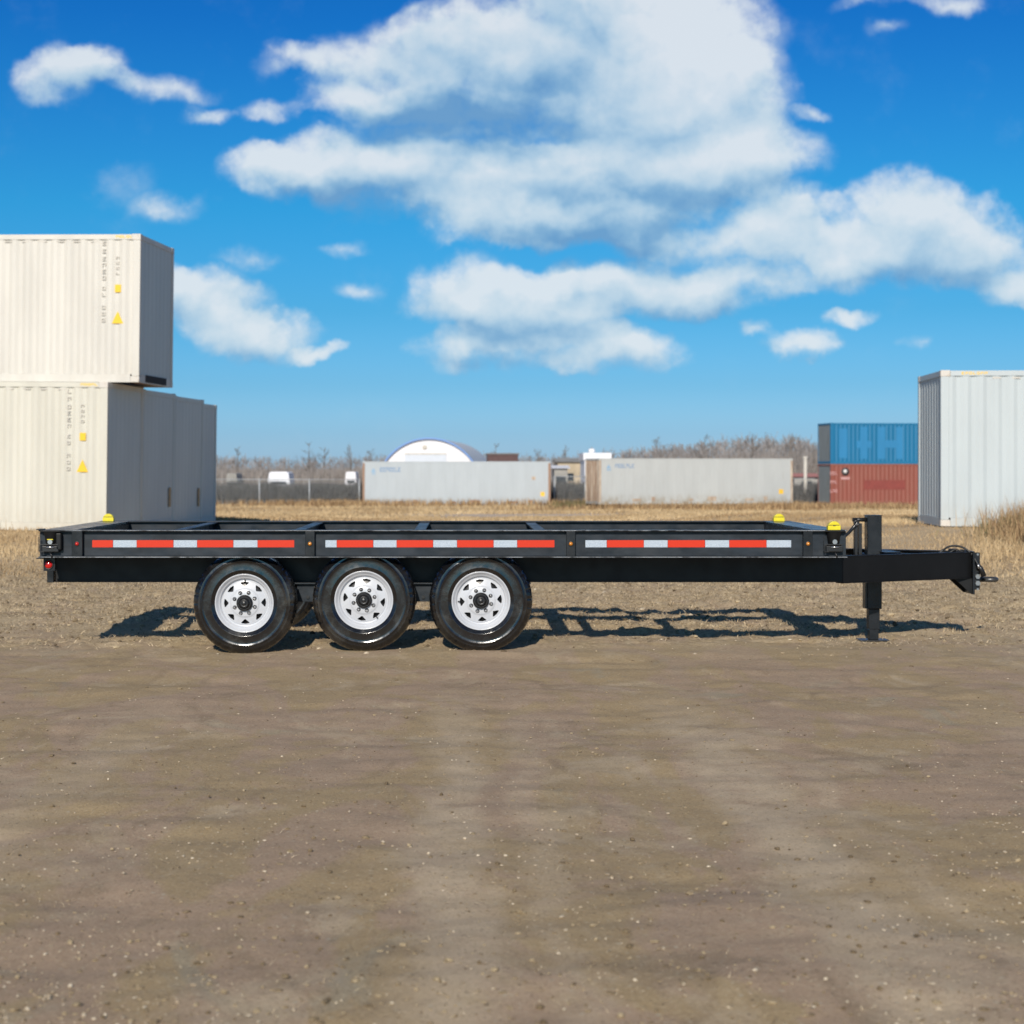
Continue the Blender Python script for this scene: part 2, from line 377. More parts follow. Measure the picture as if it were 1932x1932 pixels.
for x0_, hw_, k_ in ((-.03, .13, .9), (.30, .06, .45), (1.24, .16, .95), (1.55, .06, .5), (3.0, .16, .45), (-1.75, .16, .5)):      # pale wheel tracks running towards the camera
    tr_ = t.mr(t.m('ABSOLUTE', t.m('SUBTRACT', t.m('ADD', x, wob), x0_)), hw_ * 1.7, hw_ * .3)
    tr_ = t.m('MULTIPLY', t.m('MULTIPLY', tr_, t.mr(y, 12.5, 8.0)), t.mr(t.noise(co, 2.2, 6, .7), .30, .52, .15, 1))
    c = t.mix(t.m('MULTIPLY', tr_, k_), c, (.52, .41, .285))
c = t.mix(t.mr(mid, .35, .72, .0, .30), c, (.235, .17, .105))
c = t.mix(t.mr(fine, .30, .47, .7, 0), c, (.15, .11, .07))
c = t.mix(t.mr(t.noise(co, 170, 3, .6), .58, .70, 0, .6), c, (.55, .46, .33))
c = t.mix(t.mr(fine, .55, .70, 0, .7), c, (.52, .43, .30))
# little pale stones and dark crumbs
for sc_, th, colr, sd in ((26, .15, (.47, .41, .31), 0), (44, .18, (.43, .37, .27), 3.3), (90, .20, (.42, .35, .24), 5.1), (35, .13, (.07, .052, .035), 8.7)):
    vo = t.n('ShaderNodeTexVoronoi', feature='F1'); vo.inputs['Scale'].default_value = sc_
    t.put(vo.inputs['Vector'], t.vm('ADD', co, (sd, sd * 2, 0)))
    rx, ry, rz = t.val(vo.outputs['Color'])
    on = t.m('MULTIPLY', t.mr(vo.outputs['Distance'], th * 1.6, th), t.m('GREATER_THAN', rx, .86))
    c = t.mix(t.m('MULTIPLY', on, .65), c, colr)
# trampled straw behind the near strip, dry field beyond
edge = t.m('ADD', y, t.m('MULTIPLY', t.m('SUBTRACT', t.noise(t.vm('MULTIPLY', co, (.5, 1, 1)), 1.1, 6, .65), .5), 3.4))
sm = t.mr(edge, 11.6, 16.6)
straw = t.ramp(t.noise(t.vm('MULTIPLY', co, (1, 2.2, 1)), 30, 5, .75), [(.37, (.08, .056, .032)), (.46, (.38, .285, .175)), (.57, (.60, .485, .32)), (.72, (.74, .62, .43))])
straw = t.mix(t.mr(t.noise(t.vm('MULTIPLY', co, (.6, 1.6, 1)), 1.6, 5, .6), .42, .66, 0, .6), straw, (.48, .375, .24))
c = t.mix(t.mr(t.noise(co, 260, 2, .6), .60, .72, 0, .5), c, (.10, .075, .05))
c = t.mix(t.m('MULTIPLY', sm, t.mr(t.noise(co, 2.4, 4, .6), .35, .6, .35, .9)), c, straw)
far = t.ramp(t.noise(t.vm('MULTIPLY', co, (.16, .5, 1)), 1.0, 6, .65), [(.32, (.30, .21, .13)), (.48, (.50, .37, .225)), (.68, (.62, .49, .31))])
c = t.mix(t.mr(y, 21, 28), c, far)
trk = t.m('ADD', y, t.m('MULTIPLY', t.m('SUBTRACT', t.noise(co, .06, 3), .5), 14))
tm = t.m('MULTIPLY', t.m('MULTIPLY', t.mr(trk, 66, 74), t.mr(trk, 100, 92)), t.mr(x, -7, 2))
c = t.mix(t.m('MULTIPLY', tm, .85), c, (.60, .49, .39))
t.put(bs.inputs['Base Color'], c)
b = t.n('ShaderNodeBump'); b.inputs['Strength'].default_value = .75; b.inputs['Distance'].default_value = .014
hh = t.m('MULTIPLY_ADD', mid, .7, t.m('MULTIPLY', fine, .42)); t.put(b.inputs['Height'], hh); t.l(b.outputs[0], bs.inputs['Normal'])
me.materials.append(gm)

# ------------------------------------------------------------------ loose pebbles and straw (nobody could count them)
def tone_mat(name, lo, hi, rough=.8, trans=0.0):
    m = bpy.data.materials.new(name); m.use_nodes = True; t = NT(m.node_tree); bs = m.node_tree.nodes['Principled BSDF']
    a = t.n('ShaderNodeAttribute', attribute_name='tone')
    t.put(bs.inputs['Base Color'], t.mix(a.outputs['Fac'], lo, hi)); bs.inputs['Roughness'].default_value = rough
    bs.inputs['Specular IOR Level'].default_value = .2
    return m
def raw_mesh(name, verts, tris, tone, m, kind='stuff', smooth=False):
    me = bpy.data.meshes.new(name); nv = len(verts); nf = len(tris)
    me.vertices.add(nv); me.vertices.foreach_set('co', verts.astype(np.float32).ravel())
    me.loops.add(nf * 3); me.loops.foreach_set('vertex_index', tris.astype(np.int32).ravel())
    me.polygons.add(nf); me.polygons.foreach_set('loop_start', np.arange(nf) * 3)
    me.polygons.foreach_set('use_smooth', np.full(nf, smooth)); me.update(calc_edges=True)
    at = me.attributes.new('tone', 'FLOAT', 'POINT'); at.data.foreach_set('value', tone.astype(np.float32))
    me.materials.append(m)
    o = bpy.data.objects.new(name, me); C.objects.link(o)
    if kind: o['kind'] = kind
    return o
def persp_points(n, d0, d1, over=1.12, xl=-.2522, xr=.3078):
    """points on the ground, evenly dense for the area in view between two distances"""
    d = 1 / np.sqrt(np.random.uniform(1 / d1 ** 2, 1 / d0 ** 2, n)) if d0 < 14 else np.sqrt(np.random.uniform(d0 ** 2, d1 ** 2, n))
    return d * np.random.uniform(xl * over, xr * over, n), d
def ico():
    bm = bmesh.new(); bmesh.ops.create_icosphere(bm, subdivisions=1, radius=1)
    v = np.array([p.co[:] for p in bm.verts]); f = np.array([[q.index for q in p.verts] for p in bm.faces]); bm.free(); return v, f
iv, itf = ico()
def scatter_stones(name, px, py, size, m, sink=.25):
    n = len(px); a = np.random.rand(n) * 6.28; ca, sa = np.cos(a), np.sin(a)
    S = size[:, None] * np.random.uniform([.7, .5, .28], [1.2, 1.0, .6], (n, 3))
    jit = 1 + (np.random.rand(n, len(iv)) - .5) * .5
    V = iv[None] * S[:, None, :] * jit[..., None]
    X = V[..., 0] * ca[:, None] - V[..., 1] * sa[:, None] + px[:, None]; Y = V[..., 0] * sa[:, None] + V[..., 1] * ca[:, None] + py[:, None]
    Z = V[..., 2] + (zfull(px, py) + S[:, 2] * (1 - 2 * sink))[:, None]
    tr = (itf[None] + (np.arange(n) * len(iv))[:, None, None]).reshape(-1, 3)
    tone = np.repeat(np.random.rand(n) ** 1.3, len(iv))
    return raw_mesh(name, np.stack([X, Y, Z], -1).reshape(-1, 3), tr, tone, m)
peb = tone_mat('pale_pebble', (.28, .21, .14), (.66, .57, .43))
n = 12000
px, py = persp_points(n, 3.7, 13.8)
keep = vn(px * .9, py * .9, 11) * .55 + vn(px * 2.5, py * 2.5, 12) * .45 > np.random.uniform(.22, .72, n)
px, py = px[keep], py[keep]
scatter_stones('gravel', px, py, np.clip(np.random.lognormal(math.log(.0029), .58, len(px)), 0, .0085), peb)
py = np.sqrt(np.random.uniform(13.2 ** 2, 24 ** 2, 2600)); px = py * np.random.uniform(-.285, .345, 2600); rr_ = np.random.rand(2600) < ss(12.5, 16, py); px, py = px[rr_], py[rr_]
scatter_stones('loose_stones', px, py, np.random.lognormal(math.log(.0070), .5, len(px)), peb)
py = np.sqrt(np.random.uniform(13.6 ** 2, 25 ** 2, 11000)); px = py * np.random.uniform(-.285, .345, 11000); rr_ = (np.random.rand(11000) < ss(12.8, 17, py)) & (vn(px * 2, py * 2.5, 61) > .38); px, py = px[rr_], py[rr_]
scatter_stones('litter_clods', px, py, np.clip(np.random.lognormal(math.log(.011), .5, len(px)), 0, .03), tone_mat('litter_clod', (.10, .07, .042), (.50, .40, .26)))
px, py = persp_points(3800, 3.7, 13.8)
scatter_stones('earth_clods', px, py, np.clip(np.random.lognormal(math.log(.0055), .5, len(px)), 0, .015), tone_mat('earth_clod', (.15, .11, .065), (.38, .30, .19)))

def blades(name, px, py, h, wd, lean, m, tone=None, curl=True, z0=0.0):
    """grass: each blade bends over in two segments (3 triangles)"""
    n = len(px); a = np.random.rand(n) * 6.283; dx, dy = np.cos(a), np.sin(a)
    f = np.random.rand(n) * 6.283; wx, wy = np.cos(f) * wd / 2, np.sin(f) * wd / 2
    z = zfull(px, py) + z0 - .004
    L = lean * h; up = np.sqrt(np.maximum(h * h - L * L, (h * .04) ** 2))
    m1x, m1y, m1z = px + dx * L * .4, py + dy * L * .4, z + up * .58
    V = np.stack([np.stack([px - wx, py - wy, z], -1), np.stack([px + wx, py + wy, z], -1),
                  np.stack([m1x - wx * .75, m1y - wy * .75, m1z], -1), np.stack([m1x + wx * .75, m1y + wy * .75, m1z], -1),
                  np.stack([px + dx * L, py + dy * L, z + up], -1)], 1)
    T = np.array([[0, 1, 3], [0, 3, 2], [2, 3, 4]])
    tr = (T[None] + (np.arange(n) * 5)[:, None, None]).reshape(-1, 3)
    tn = np.random.rand(n) if tone is None else tone
    return raw_mesh(name, V.reshape(-1, 3), tr, np.repeat(tn, 5), m)
straw_m = tone_mat('dry_straw', (.12, .078, .042), (.68, .55, .37))
grass_m = tone_mat('dry_grass', (.27, .175, .09), (.66, .505, .30))
# straw litter, flattened
n = 190000
px, py = persp_points(n, 13.3, 27); py = np.sqrt(np.random.uniform(12.3 ** 2, 27 ** 2, n)); px = py * np.random.uniform(-.285, .345, n)
keep = (vn(px * 1.3, py * 2.6, 21) * .6 + vn(px * 4, py * 6, 22) * .4) > np.random.uniform(.0, .78, n) - .30 * (py > 15.5) + 1.0 * (1 - ss(12.2, 17.0, py + 4.5 * (vn(px * .45, py * .9, 71) - .5)))
px, py = px[keep], py[keep]; n = len(px)
blades('straw_litter', px, py, np.random.uniform(.015, .07, n), np.random.uniform(.003, .007, n), np.random.uniform(.80, .995, n), straw_m)
# tufts behind the trailer
ntf = 6000
cx = np.random.uniform(-7.5, 9, ntf); cy = 15 + 10 * np.random.rand(ntf) ** .7
k = 12; px = (cx[:, None] + np.random.randn(ntf, k) * .045).ravel(); py = (cy[:, None] + np.random.randn(ntf, k) * .045).ravel()
hb = np.repeat(np.random.uniform(.012, .05, ntf) * (1 + (cy > 21) * .8), k) * np.random.uniform(.5, 1.1, ntf * k)
blades('grass_tufts', px, py, hb, np.full(len(px), .006), np.random.uniform(.2, .85, len(px)), straw_m, tone=np.repeat(np.random.rand(ntf) ** 1.6, k) * .7 + np.random.rand(ntf * k) * .3)
# sparse straw in front of the trailer
px, py = persp_points(5000, 3.9, 13.4)
blades('straw_bits', px, py, np.random.uniform(.01, .05, 5000), np.random.uniform(.0012, .003, 5000), np.random.uniform(.9, .999, 5000), straw_m)
# standing dry grass of the field
def field_grass(name, n, d0, d1, hmin, hmax, wdt, side=None):
    py = np.sqrt(np.random.uniform(d0 ** 2, d1 ** 2, n)); px = py * np.random.uniform(-.29, .35, n)
    if side is not None: px, py = side(px, py)
    cl = vn(px * .35, py * .35, 31) * .6 + vn(px * 1.2, py * 1.2, 32) * .4
    keep = cl > np.random.uniform(.05, .62, len(px)); px, py, cl = px[keep], py[keep], cl[keep]
    hgt = (hmin + (hmax - hmin) * cl ** 1.5) * np.random.uniform(.5, 1.15, len(px))
    tone = np.clip(vn(px * .25, py * .4, 33) * .75 + vn(px * 1.3, py * .9, 34) * .35 + np.random.rand(len(px)) * .35 - .25, 0, 1)
    blades(name, px, py, hgt, np.full(len(px), wdt), np.random.uniform(.1, .75, len(px)), grass_m, tone=tone)
def strip(px, py):
    k = (py > 46) | (px > 4.3 + (py - 23) * .02) | (px < -5.2) | (py > 30)
    k &= ~((np.abs(px + 9) < 4) & (py > 35.3) & (py < 46)); k &= ~((px > 9.1) & (py > 33.9) & (py < 37)); k &= ~((px / py > .20) & (px / py < .285) & (py > 25) & (py < 34) & (np.random.rand(len(px)) < .8)); return px[k], py[k]
field_grass('field_grass', 130000, 22.5, 46, .04, .19, .013, strip)
field_grass('far_grass', 80000, 46, 74, .04, .16, .035)
field_grass('far_field_grass', 50000, 92, 121, .08, .30, .05)
field_grass('verge_grass', 16000, 72, 94, .06, .22, .05, lambda a, b: (lambda k: (a[k], b[k]))(a < -3 + np.random.rand(len(a)) * 3))
def rightside(px, py):
    k = (px > 5.5) & (py < 33.2) & ((py < 27) | (px / py > .28) | (np.random.rand(len(px)) < .3)); return px[k], py[k]
field_grass('low_grass', 50000, 24, 33.3, .04, .10, .012, rightside)
field_grass('tall_grass', 40000, 24, 33.3, .14, .36, .012, lambda a, b: (lambda k: (a[k], b[k]))(a / b > .287 + .011 * np.random.randn(len(a)) + .02 * (vn(b, b * 0, 51) - .5)))
# rank dark weeds right of the tongue, and along the container footings
def weeds(name, cx, cy, rx, ry, n, h0, h1, m, wd=.012):
    px = cx + np.random.randn(n) * rx; py = cy + np.random.randn(n) * ry
    return blades(name, px, py, np.random.uniform(h0, h1, n), np.full(n, wd), np.random.uniform(.1, .6, n), m)
weed_m = tone_mat('brown_weed', (.17, .10, .055), (.52, .36, .19))
green_m = tone_mat('dull_green_weed', (.05, .055, .025), (.22, .19, .09))
WD = [(8.9, 28.2, .30, .7, 900, .25, .6, weed_m), (10.2, 30.5, .5, .9, 1800, .3, .7, weed_m), (9.3, 29.6, .4, .4, 700, .2, .5, green_m),
      (-9.6, 33.6, .35, .3, 800, .2, .55, green_m), (-8.9, 29.0, .5, 1.2, 1500, .15, .45, weed_m), (10.6, 33.0, .5, .3, 700, .3, .6, weed_m), (9.9, 33.0, .2, .2, 250, .1, .3, weed_m)]
for (cx_, cy_, rx_, ry_, n_, h0, h1, mm) in WD: weeds('weeds', cx_, cy_, rx_, ry_, n_, h0, h1, mm)
for cx_, cy_, rx_, n_ in ((7.7, 113.5, 1.0, 1400), (-7.6, 116.5, .9, 1300), (13, 108.5, 5, 2200), (0, 121.0, 6, 2500), (24, 109, 3, 2500), (-9.5, 119, 3.5, 1800), (19.6, 112, 1.4, 1200)):
    weeds('weeds', cx_, cy_, rx_, .7, n_, .15, .6, weed_m if n_ != 1400 else green_m, .05)

# ------------------------------------------------------------------ trailer
D0 = 13.75
def X(u, d=D0): return (u - U0) / F * d
def Z(v, d=D0): return H - (v - V0) / F * d
TR = empty('equipment_trailer', (0, D0, 0))
tag(TR, 'long black triple axle container chassis trailer with white wheels standing on bare earth', 'trailer')
bp, sw_, fb_ = M['black_paint'], M['steel_web'], M['flat_black']
XL, XR = X(72), X(1599)
ZT, ZB = .9207, .7115
def rail(y0, inward):
    m = MB(); s = inward
    ya, yb = (0, .10) if s > 0 else (2.34, 2.44)
    wy = (.052, .060) if s > 0 else (2.38, 2.388)
    m.box(XL, XR, ya, yb, ZT - .010, ZT); m.box(XL, XR, ya, yb, ZB, ZB + .010); m.box(XL, XR, wy[0], wy[1], ZB + .0102, ZT - .0102)
    return m
rail(0, 1).build('side_rail', sw_, TR, bevel=.0042)
rail(0, -1).build('side_rail', sw_, TR, bevel=.0015)
M['edge_glint'] = mat('painted_edge_glint', (.30, .31, .33), .35, metal=.3, var=.35, vscale=6, dirt=(.03, .03, .032), dscale=4, dlo=.50, dhi=.62)  # pale tone stands in for sunlight catching the flange edges
for za_, zb_ in ((ZT - .0065, ZT - .0030), (ZB + .0030, ZB + .0072)): MB().box(XL + .002, XR - .002, -.0008, .0006, za_, zb_).build('edge_glint', M['edge_glint'], TR)  # thin added strips paint a highlight line along the near rail
# posts of the near and far rail, with their lights
for (u0, u1, lens) in ((135, 155, 'red_lens'), (575.6, 593.5, 'amber_lens'), (1068.8, 1085.6, 'amber_lens'), (1516, 1533.5, 'amber_lens')):
    for far_ in (0, 1):
        a, b_x = X(u0), X(u1); ya, yb = (.004, .0518) if not far_ else (2.3883, 2.436)
        MB().box(a, b_x, ya, yb, ZB + .0103, ZT - .0103).build('rail_post', bp, TR, bevel=.003)
        cxm = (a + b_x) / 2; zz_ = Z(1026); yf = .004 if not far_ else 2.436; sg = -1 if not far_ else 1
        lt = MB().lathe([(0.0001, -.012), (.008, -.011), (.013, -.006), (.0145, -.001)], 20, 'y').build('marker_light', M[lens], TR, loc=(cxm, yf, zz_), rot=(0, 0, 0 if sg < 0 else math.pi))
        MB().lathe([(.0145, -.004), (.019, -.003), (.020, .0)], 20, 'y').build('grommet', M['rubber_hose'], lt)
# reflective strips
P1 = [(174, 213), (213.6, 257.6), (258, 327), (327.6, 371.6), (372, 440), (440.6, 485.6), (486, 555)]
P2 = [(614, 635), (635.4, 704), (704.6, 748), (748.4, 817), (817.6, 862), (862.5, 931), (931.6, 975.5), (976, 1046)]
P3 = [(1104.6, 1144.4), (1145, 1214.5), (1215, 1259.4), (1260, 1330), (1330.6, 1375.5), (1376, 1446), (1446.6, 1492.6)]
zt0, zt1 = Z(1019.2, 13.80), Z(1032.6, 13.80)
for P, first in ((P1, 'r'), (P2, 'w'), (P3, 'w')):
    for i, (ua, ub) in enumerate(P):
        red = (i % 2 == 0) == (first == 'r')
        xa, xb = X(ua, 13.80), X(ub, 13.80)
        MB().box(xa, xb, .0500, .0517, zt1, zt0).build('reflective_strip', M['tape_red' if red else 'tape_white'], TR)
# end beams
def endbeam(x0, x1, name):
    m = MB(); m.box(x0, x1, .1003, 2.3397, ZT - .012, ZT - .0015); m.box(x0, x0 + .010, .1003, 2.3397, ZB + .012, ZT - .0122); m.box(x1 - .010, x1, .1003, 2.3397, ZB + .012, ZT - .0122)
    m.box(x0 + .0002, x1 - .0002, .1003, 2.3397, ZB + .001, ZB + .0118); m.build(name, bp, TR, bevel=.0015)
endbeam(XL, XL + .26, 'rear_beam'); endbeam(XR - .24, XR, 'front_beam')
for za, zb in ((ZT + .0005, ZT + .008), (ZB - .008, ZB - .0005)): MB().box(XL - .012, XL + .03, -.012, .11, za, zb).build('corner_plate', bp, TR)
for xc, wdt in ((-2.18, .085), (-1.253, .085), (-.319, .085), (.608, .085)):
    m = MB(); m.box(xc - wdt / 2, xc + wdt / 2, .0605, 2.3795, ZT - .0205, ZT - .0112)
    m.box(xc - .005, xc + .005, .0605, 2.3795, ZB + .012, ZT - .0207); m.box(xc - wdt / 2, xc + wdt / 2, .0605, 2.3795, ZB + .0015, ZB + .0118)
    m.build('cross_member', sw_, TR)
# main rails and outriggers
YN, YF = .45, 1.99
def hbeam(y, x0, x1, name):
    m = MB(); s = 1 if y < 1 else -1
    m.box(x0, x1, min(y, y + s * .09), max(y, y + s * .09), .700, .7105); m.box(x0, x1, min(y, y + s * .09), max(y, y + s * .09), .500, .510)
    m.box(x0, x1, min(y + s * .002, y + s * .012), max(y + s * .002, y + s * .012), .5102, .6998); m.build(name, fb_, TR, bevel=.0015)
XM0, XM1 = X(104, 14.2), X(1589, 14.2)
hbeam(YN, XM0, XM1, 'main_rail'); hbeam(YF, XM0, XM1, 'main_rail')
for xc in (1.60,):
    MB().box(xc - .045, xc + .045, .0605, .448, .715, .74).box(xc - .005, xc + .005, .0605, .448, .7402, .80).build('outrigger', bp, TR)
    MB().box(xc - .045, xc + .045, .545, 1.895, .60, .69).build('lower_cross_member', fb_, TR)
for xc in (-2.6, -.8, .9): MB().box(xc - .03, xc + .03, .545, 1.895, .58, .69).build('lower_cross_member', fb_, TR)
# rear bumper bar and light plates
MB().box(XM0 - .052, XM0 - .002, .40, 2.04, .501, .7090).build('rear_bumper', bp, TR, bevel=.003)
for ysd, s in ((.10, 1), (2.34, -1)):
    m = MB(); x0, x1 = X(83, 13.87), X(105, 13.87)
    m.box(x0, x1, min(ysd, ysd + s * .008), max(ysd, ysd + s * .008), Z(1077, 13.87), ZB - .001); m.build('light_bracket', bp, TR, bevel=.002)
    ll = MB().lathe([(.0001, -.016), (.018, -.014), (.027, -.008), (.030, -.001)], 28, 'y').build('tail_light', M['red_lens'], TR, loc=(X(92.8, 13.87), ysd - s * .001, Z(1065, 13.87)), rot=(0, 0, 0 if s > 0 else math.pi))
    MB().lathe([(.030, -.006), (.034, -.009), (.038, -.004), (.038, 0)], 28, 'y').build('light_ring', M['dark_metal'], ll)
# tongue: two beams running together to the hitch plate
XT0, XT1 = XM1 + .002, X(1833, 14.85)
def tongue(ya, yb, name):
    L = math.hypot(XT1 - XT0, yb - ya); an = math.atan2(yb - ya, XT1 - XT0); s = 1 if ya < 1 else -1
    m = MB(); m.box(0, L, min(0, s * .08), max(0, s * .08), .695, .705); m.box(0, L, min(0, s * .08), max(0, s * .08), .490, .500); m.box(0, L, min(s * .002, s * .012), max(s * .002, s * .012), .5002, .6948)
    m.build(name, fb_, TR, loc=(XT0, ya, 0), rot=(0, 0, an), bevel=.0015)
tongue(YN, 1.10, 'tongue_beam'); tongue(YF, 1.34, 'tongue_beam')
for yy_ in (1.096, 1.332): MB().prism([(X(1801, 14.85), .4885), (X(1839, 14.85), .4885), (X(1839, 14.85), Z(1121, 14.85)), (X(1833, 14.85), Z(1121, 14.85))], 'y', yy_, yy_ + .012).build('hitch_gusset', fb_, TR)
xp = X(1834, 14.85)
HP = MB().box(xp, xp + .014, 1.07, 1.37, Z(1121, 14.85), .712).build('hitch_plate', bp, TR, bevel=.003)
x2 = xp + .0145; x3 = X(1851, 14.85)
m = MB().box(x2, x3, 1.13, 1.142, Z(1113, 14.85), .70).box(x2, x3, 1.298, 1.31, Z(1113, 14.85), .70).box(x2, x2 + .012, 1.1422, 1.2978, Z(1113, 14.85), .70)
HC = m.build('hitch_channel', bp, TR, bevel=.003)
for v in (1046.5, 1112, 1078): MB().cyl((x2 + .04, 1.128, Z(v, 14.85)), (x2 + .04, 1.1302, Z(v, 14.85)), .009, 14).build('channel_hole', M['chrome'], HC)
for v in (1088, 1100.5): MB().cyl((x2 + .036, 1.108, Z(v, 14.85)), (x2 + .036, 1.1298, Z(v, 14.85)), .021, 6).build('bolt', M['chrome'], HC)
MB().cyl((X(1817, 14.8), 1.094 - .006, Z(1085, 14.8)), (X(1817, 14.8), 1.094, Z(1085, 14.8)), .010, 8).build('bolt', M['chrome'], HP)
# pintle eye
zr = Z(1093, 14.97); xr = X(1867, 14.97)
m = MB(); pts = [(xr + .052 * math.cos(a), 1.22 + .052 * math.sin(a), zr) for a in np.linspace(0, 2 * math.pi, 33)]
base = MB(); nR = 40
tor = []
for i in range(nR):
    a = 2 * math.pi * i / nR
    for j in range(14):
        bb = 2 * math.pi * j / 14; rr = .052 + .020 * math.cos(bb); tor.append((xr + rr * math.cos(a), 1.22 + rr * math.sin(a), zr + .020 * math.sin(bb)))
m.add(tor, [(i * 14 + j, ((i + 1) % nR) * 14 + j, ((i + 1) % nR) * 14 + (j + 1) % 14, i * 14 + (j + 1) % 14) for i in range(nR) for j in range(14)], True)
m.tube([(x2 + .012, 1.22, zr), (xr - .050, 1.22, zr)], .022, 14)
m.build('pintle_eye', M['ring'], TR)
# jack
xj = X(1650.4, 14.91); yj = 1.22
m = MB().box(xj - .0595, xj + .0595, yj - .06, yj + .06, .236, .997)
JK = m.build('jack_tube', bp, TR, bevel=.008)
MB().box(xj - .045, xj + .045, yj - .045, yj + .045, .07, .2358).box(xj - .038, xj + .038, yj - .038, yj + .038, -.0138, .0698).build('drop_leg', bp, JK, bevel=.004)
MB().box(xj - .12, xj + .115, yj - .10, yj + .10, -.026, -.014).build('foot_plate', M['dark_metal'], JK, bevel=.002)
MB().box(xj - .064, xj + .064, yj - .064, yj + .064, .9972, 1.003).build('jack_cap', bp, JK, bevel=.002)
MB().box(X(1633, 14.91), X(1636.3, 14.91), yj - .05, yj + .05, .24, .55).build('jack_flange', M['dark_metal'], JK)
# crossbar through the tongue carrying jack, second slim post and the crank
MB().box(xj - .055, xj + .055, .80, 1.159, .56, .68).box(xj - .055, xj + .055, 1.281, 1.64, .56, .68).build('jack_mount', fb_, TR)
xs2 = X(1621, 14.91)
MB().box(xs2 - .028, xs2 - .006, yj - .03, yj + .03, .66, .955).box(xs2 + .004, xs2 + .030, yj - .03, yj + .03, .66, .935).build('gear_post', M['dark_metal'], TR, bevel=.002)
zc = Z(981, 14.9)
MB().cyl((X(1612, 14.9), yj, zc), (xj - .0597, yj, zc), .017, 14).build('crank_shaft', M['dark_metal'], TR)
zk0 = Z(984, 14.9); 
CR_ = MB().tube([(X(1617, 14.9), yj - .03, Z(979, 14.9)), (X(1618.5, 14.9), yj - .035, Z(988, 14.9)), (X(1605, 14.9), yj - .04, Z(1003, 14.9)), (X(1596.5, 14.8), yj - .09, Z(1014, 14.8)), (X(1587, 14.8), yj - .1, Z(1028, 14.8))], [.012, .015, .014, .013, .013], 10).build('crank_handle', bp, TR)
m = MB(); nR = 18
tor = []
for i in range(nR):
    a = 2 * math.pi * i / nR
    for j in range(8):
        bb = 2 * math.pi * j / 8; rr = .019 + .007 * math.cos(bb); tor.append((X(1617, 14.9) + rr * math.cos(a), yj - .045 + .007 * math.sin(bb), Z(987, 14.9) + rr * math.sin(a)))
m.add(tor, [(i * 8 + j, ((i + 1) % nR) * 8 + j, ((i + 1) % nR) * 8 + (j + 1) % 8, i * 8 + (j + 1) % 8) for i in range(nR) for j in range(8)], True)
m.build('crank_joint', M['dark_metal'], CR_)
# cables over the tongue tip
def sm_path(pts, n=40):
    pts = [Vector(p) for p in pts]; out = []
    for i in range(len(pts) - 1):
        p0, p1, p2, p3 = pts[max(i - 1, 0)], pts[i], pts[i + 1], pts[min(i + 2, len(pts) - 1)]
        for k in range(n // len(pts) + 2):
            s = k / (n // len(pts) + 2); out.append(.5 * ((2 * p1) + (-p0 + p2) * s + (2 * p0 - 5 * p1 + 4 * p2 - p3) * s * s + (-p0 + 3 * p1 - 3 * p2 + p3) * s ** 3))
    return out + [pts[-1]]
def pu(u, v, d=14.80): return (X(u, d), d - D0, Z(v, d))
hose = sm_path([pu(1772, 1043, 14.97), pu(1779, 1038, 14.97), pu(1790, 1031.5, 14.95), pu(1803, 1029.8, 14.93), pu(1818, 1033.5, 14.90), pu(1831, 1043, 14.87), pu(1840, 1056, 14.85), pu(1846, 1067, 14.84)])
HS = MB().tube(hose, .0085, 10).build('wiring_hose', M['rubber_hose'], TR)
MB().tube([pu(1847, 1067, 14.84), pu(1850, 1072, 14.84), pu(1856.5, 1087, 14.84)], [.013, .021, .023], 12).build('wiring_plug', M['hub'], HS)
MB().tube([pu(1845.5, 1064, 14.83), pu(1846.5, 1073, 14.83)], .010, 10).build('hose_clamp', M['chrome'], HS)
ch = sm_path([pu(1760, 1046, 14.95), pu(1778, 1042, 14.93), pu(1790, 1043, 14.9), pu(1802, 1037, 14.9), pu(1812, 1039.5, 14.9), pu(1820, 1043, 14.88)])
MB().tube(ch, .0055, 6).build('breakaway_cable', M['rubber_hose'], TR)
MB().box(X(1792, 14.95), X(1802, 14.95), 1.16, 1.25, .7055, .728).box(X(1812, 14.95), X(1817, 14.95), 1.16, 1.22, .7055, .722).build('junction_box', fb_, TR, bevel=.003)
MB().box(X(1668, 14.75), X(1700, 14.75), 1.0, 1.5, .7058, .709).build('tongue_plate', sw_, TR)
MB().tube(sm_path([pu(1700, 1043, 14.7), pu(1716, 1046, 14.75), pu(1735, 1050, 14.9)]), .006, 6).build('brake_line', M['dark_metal'], TR)
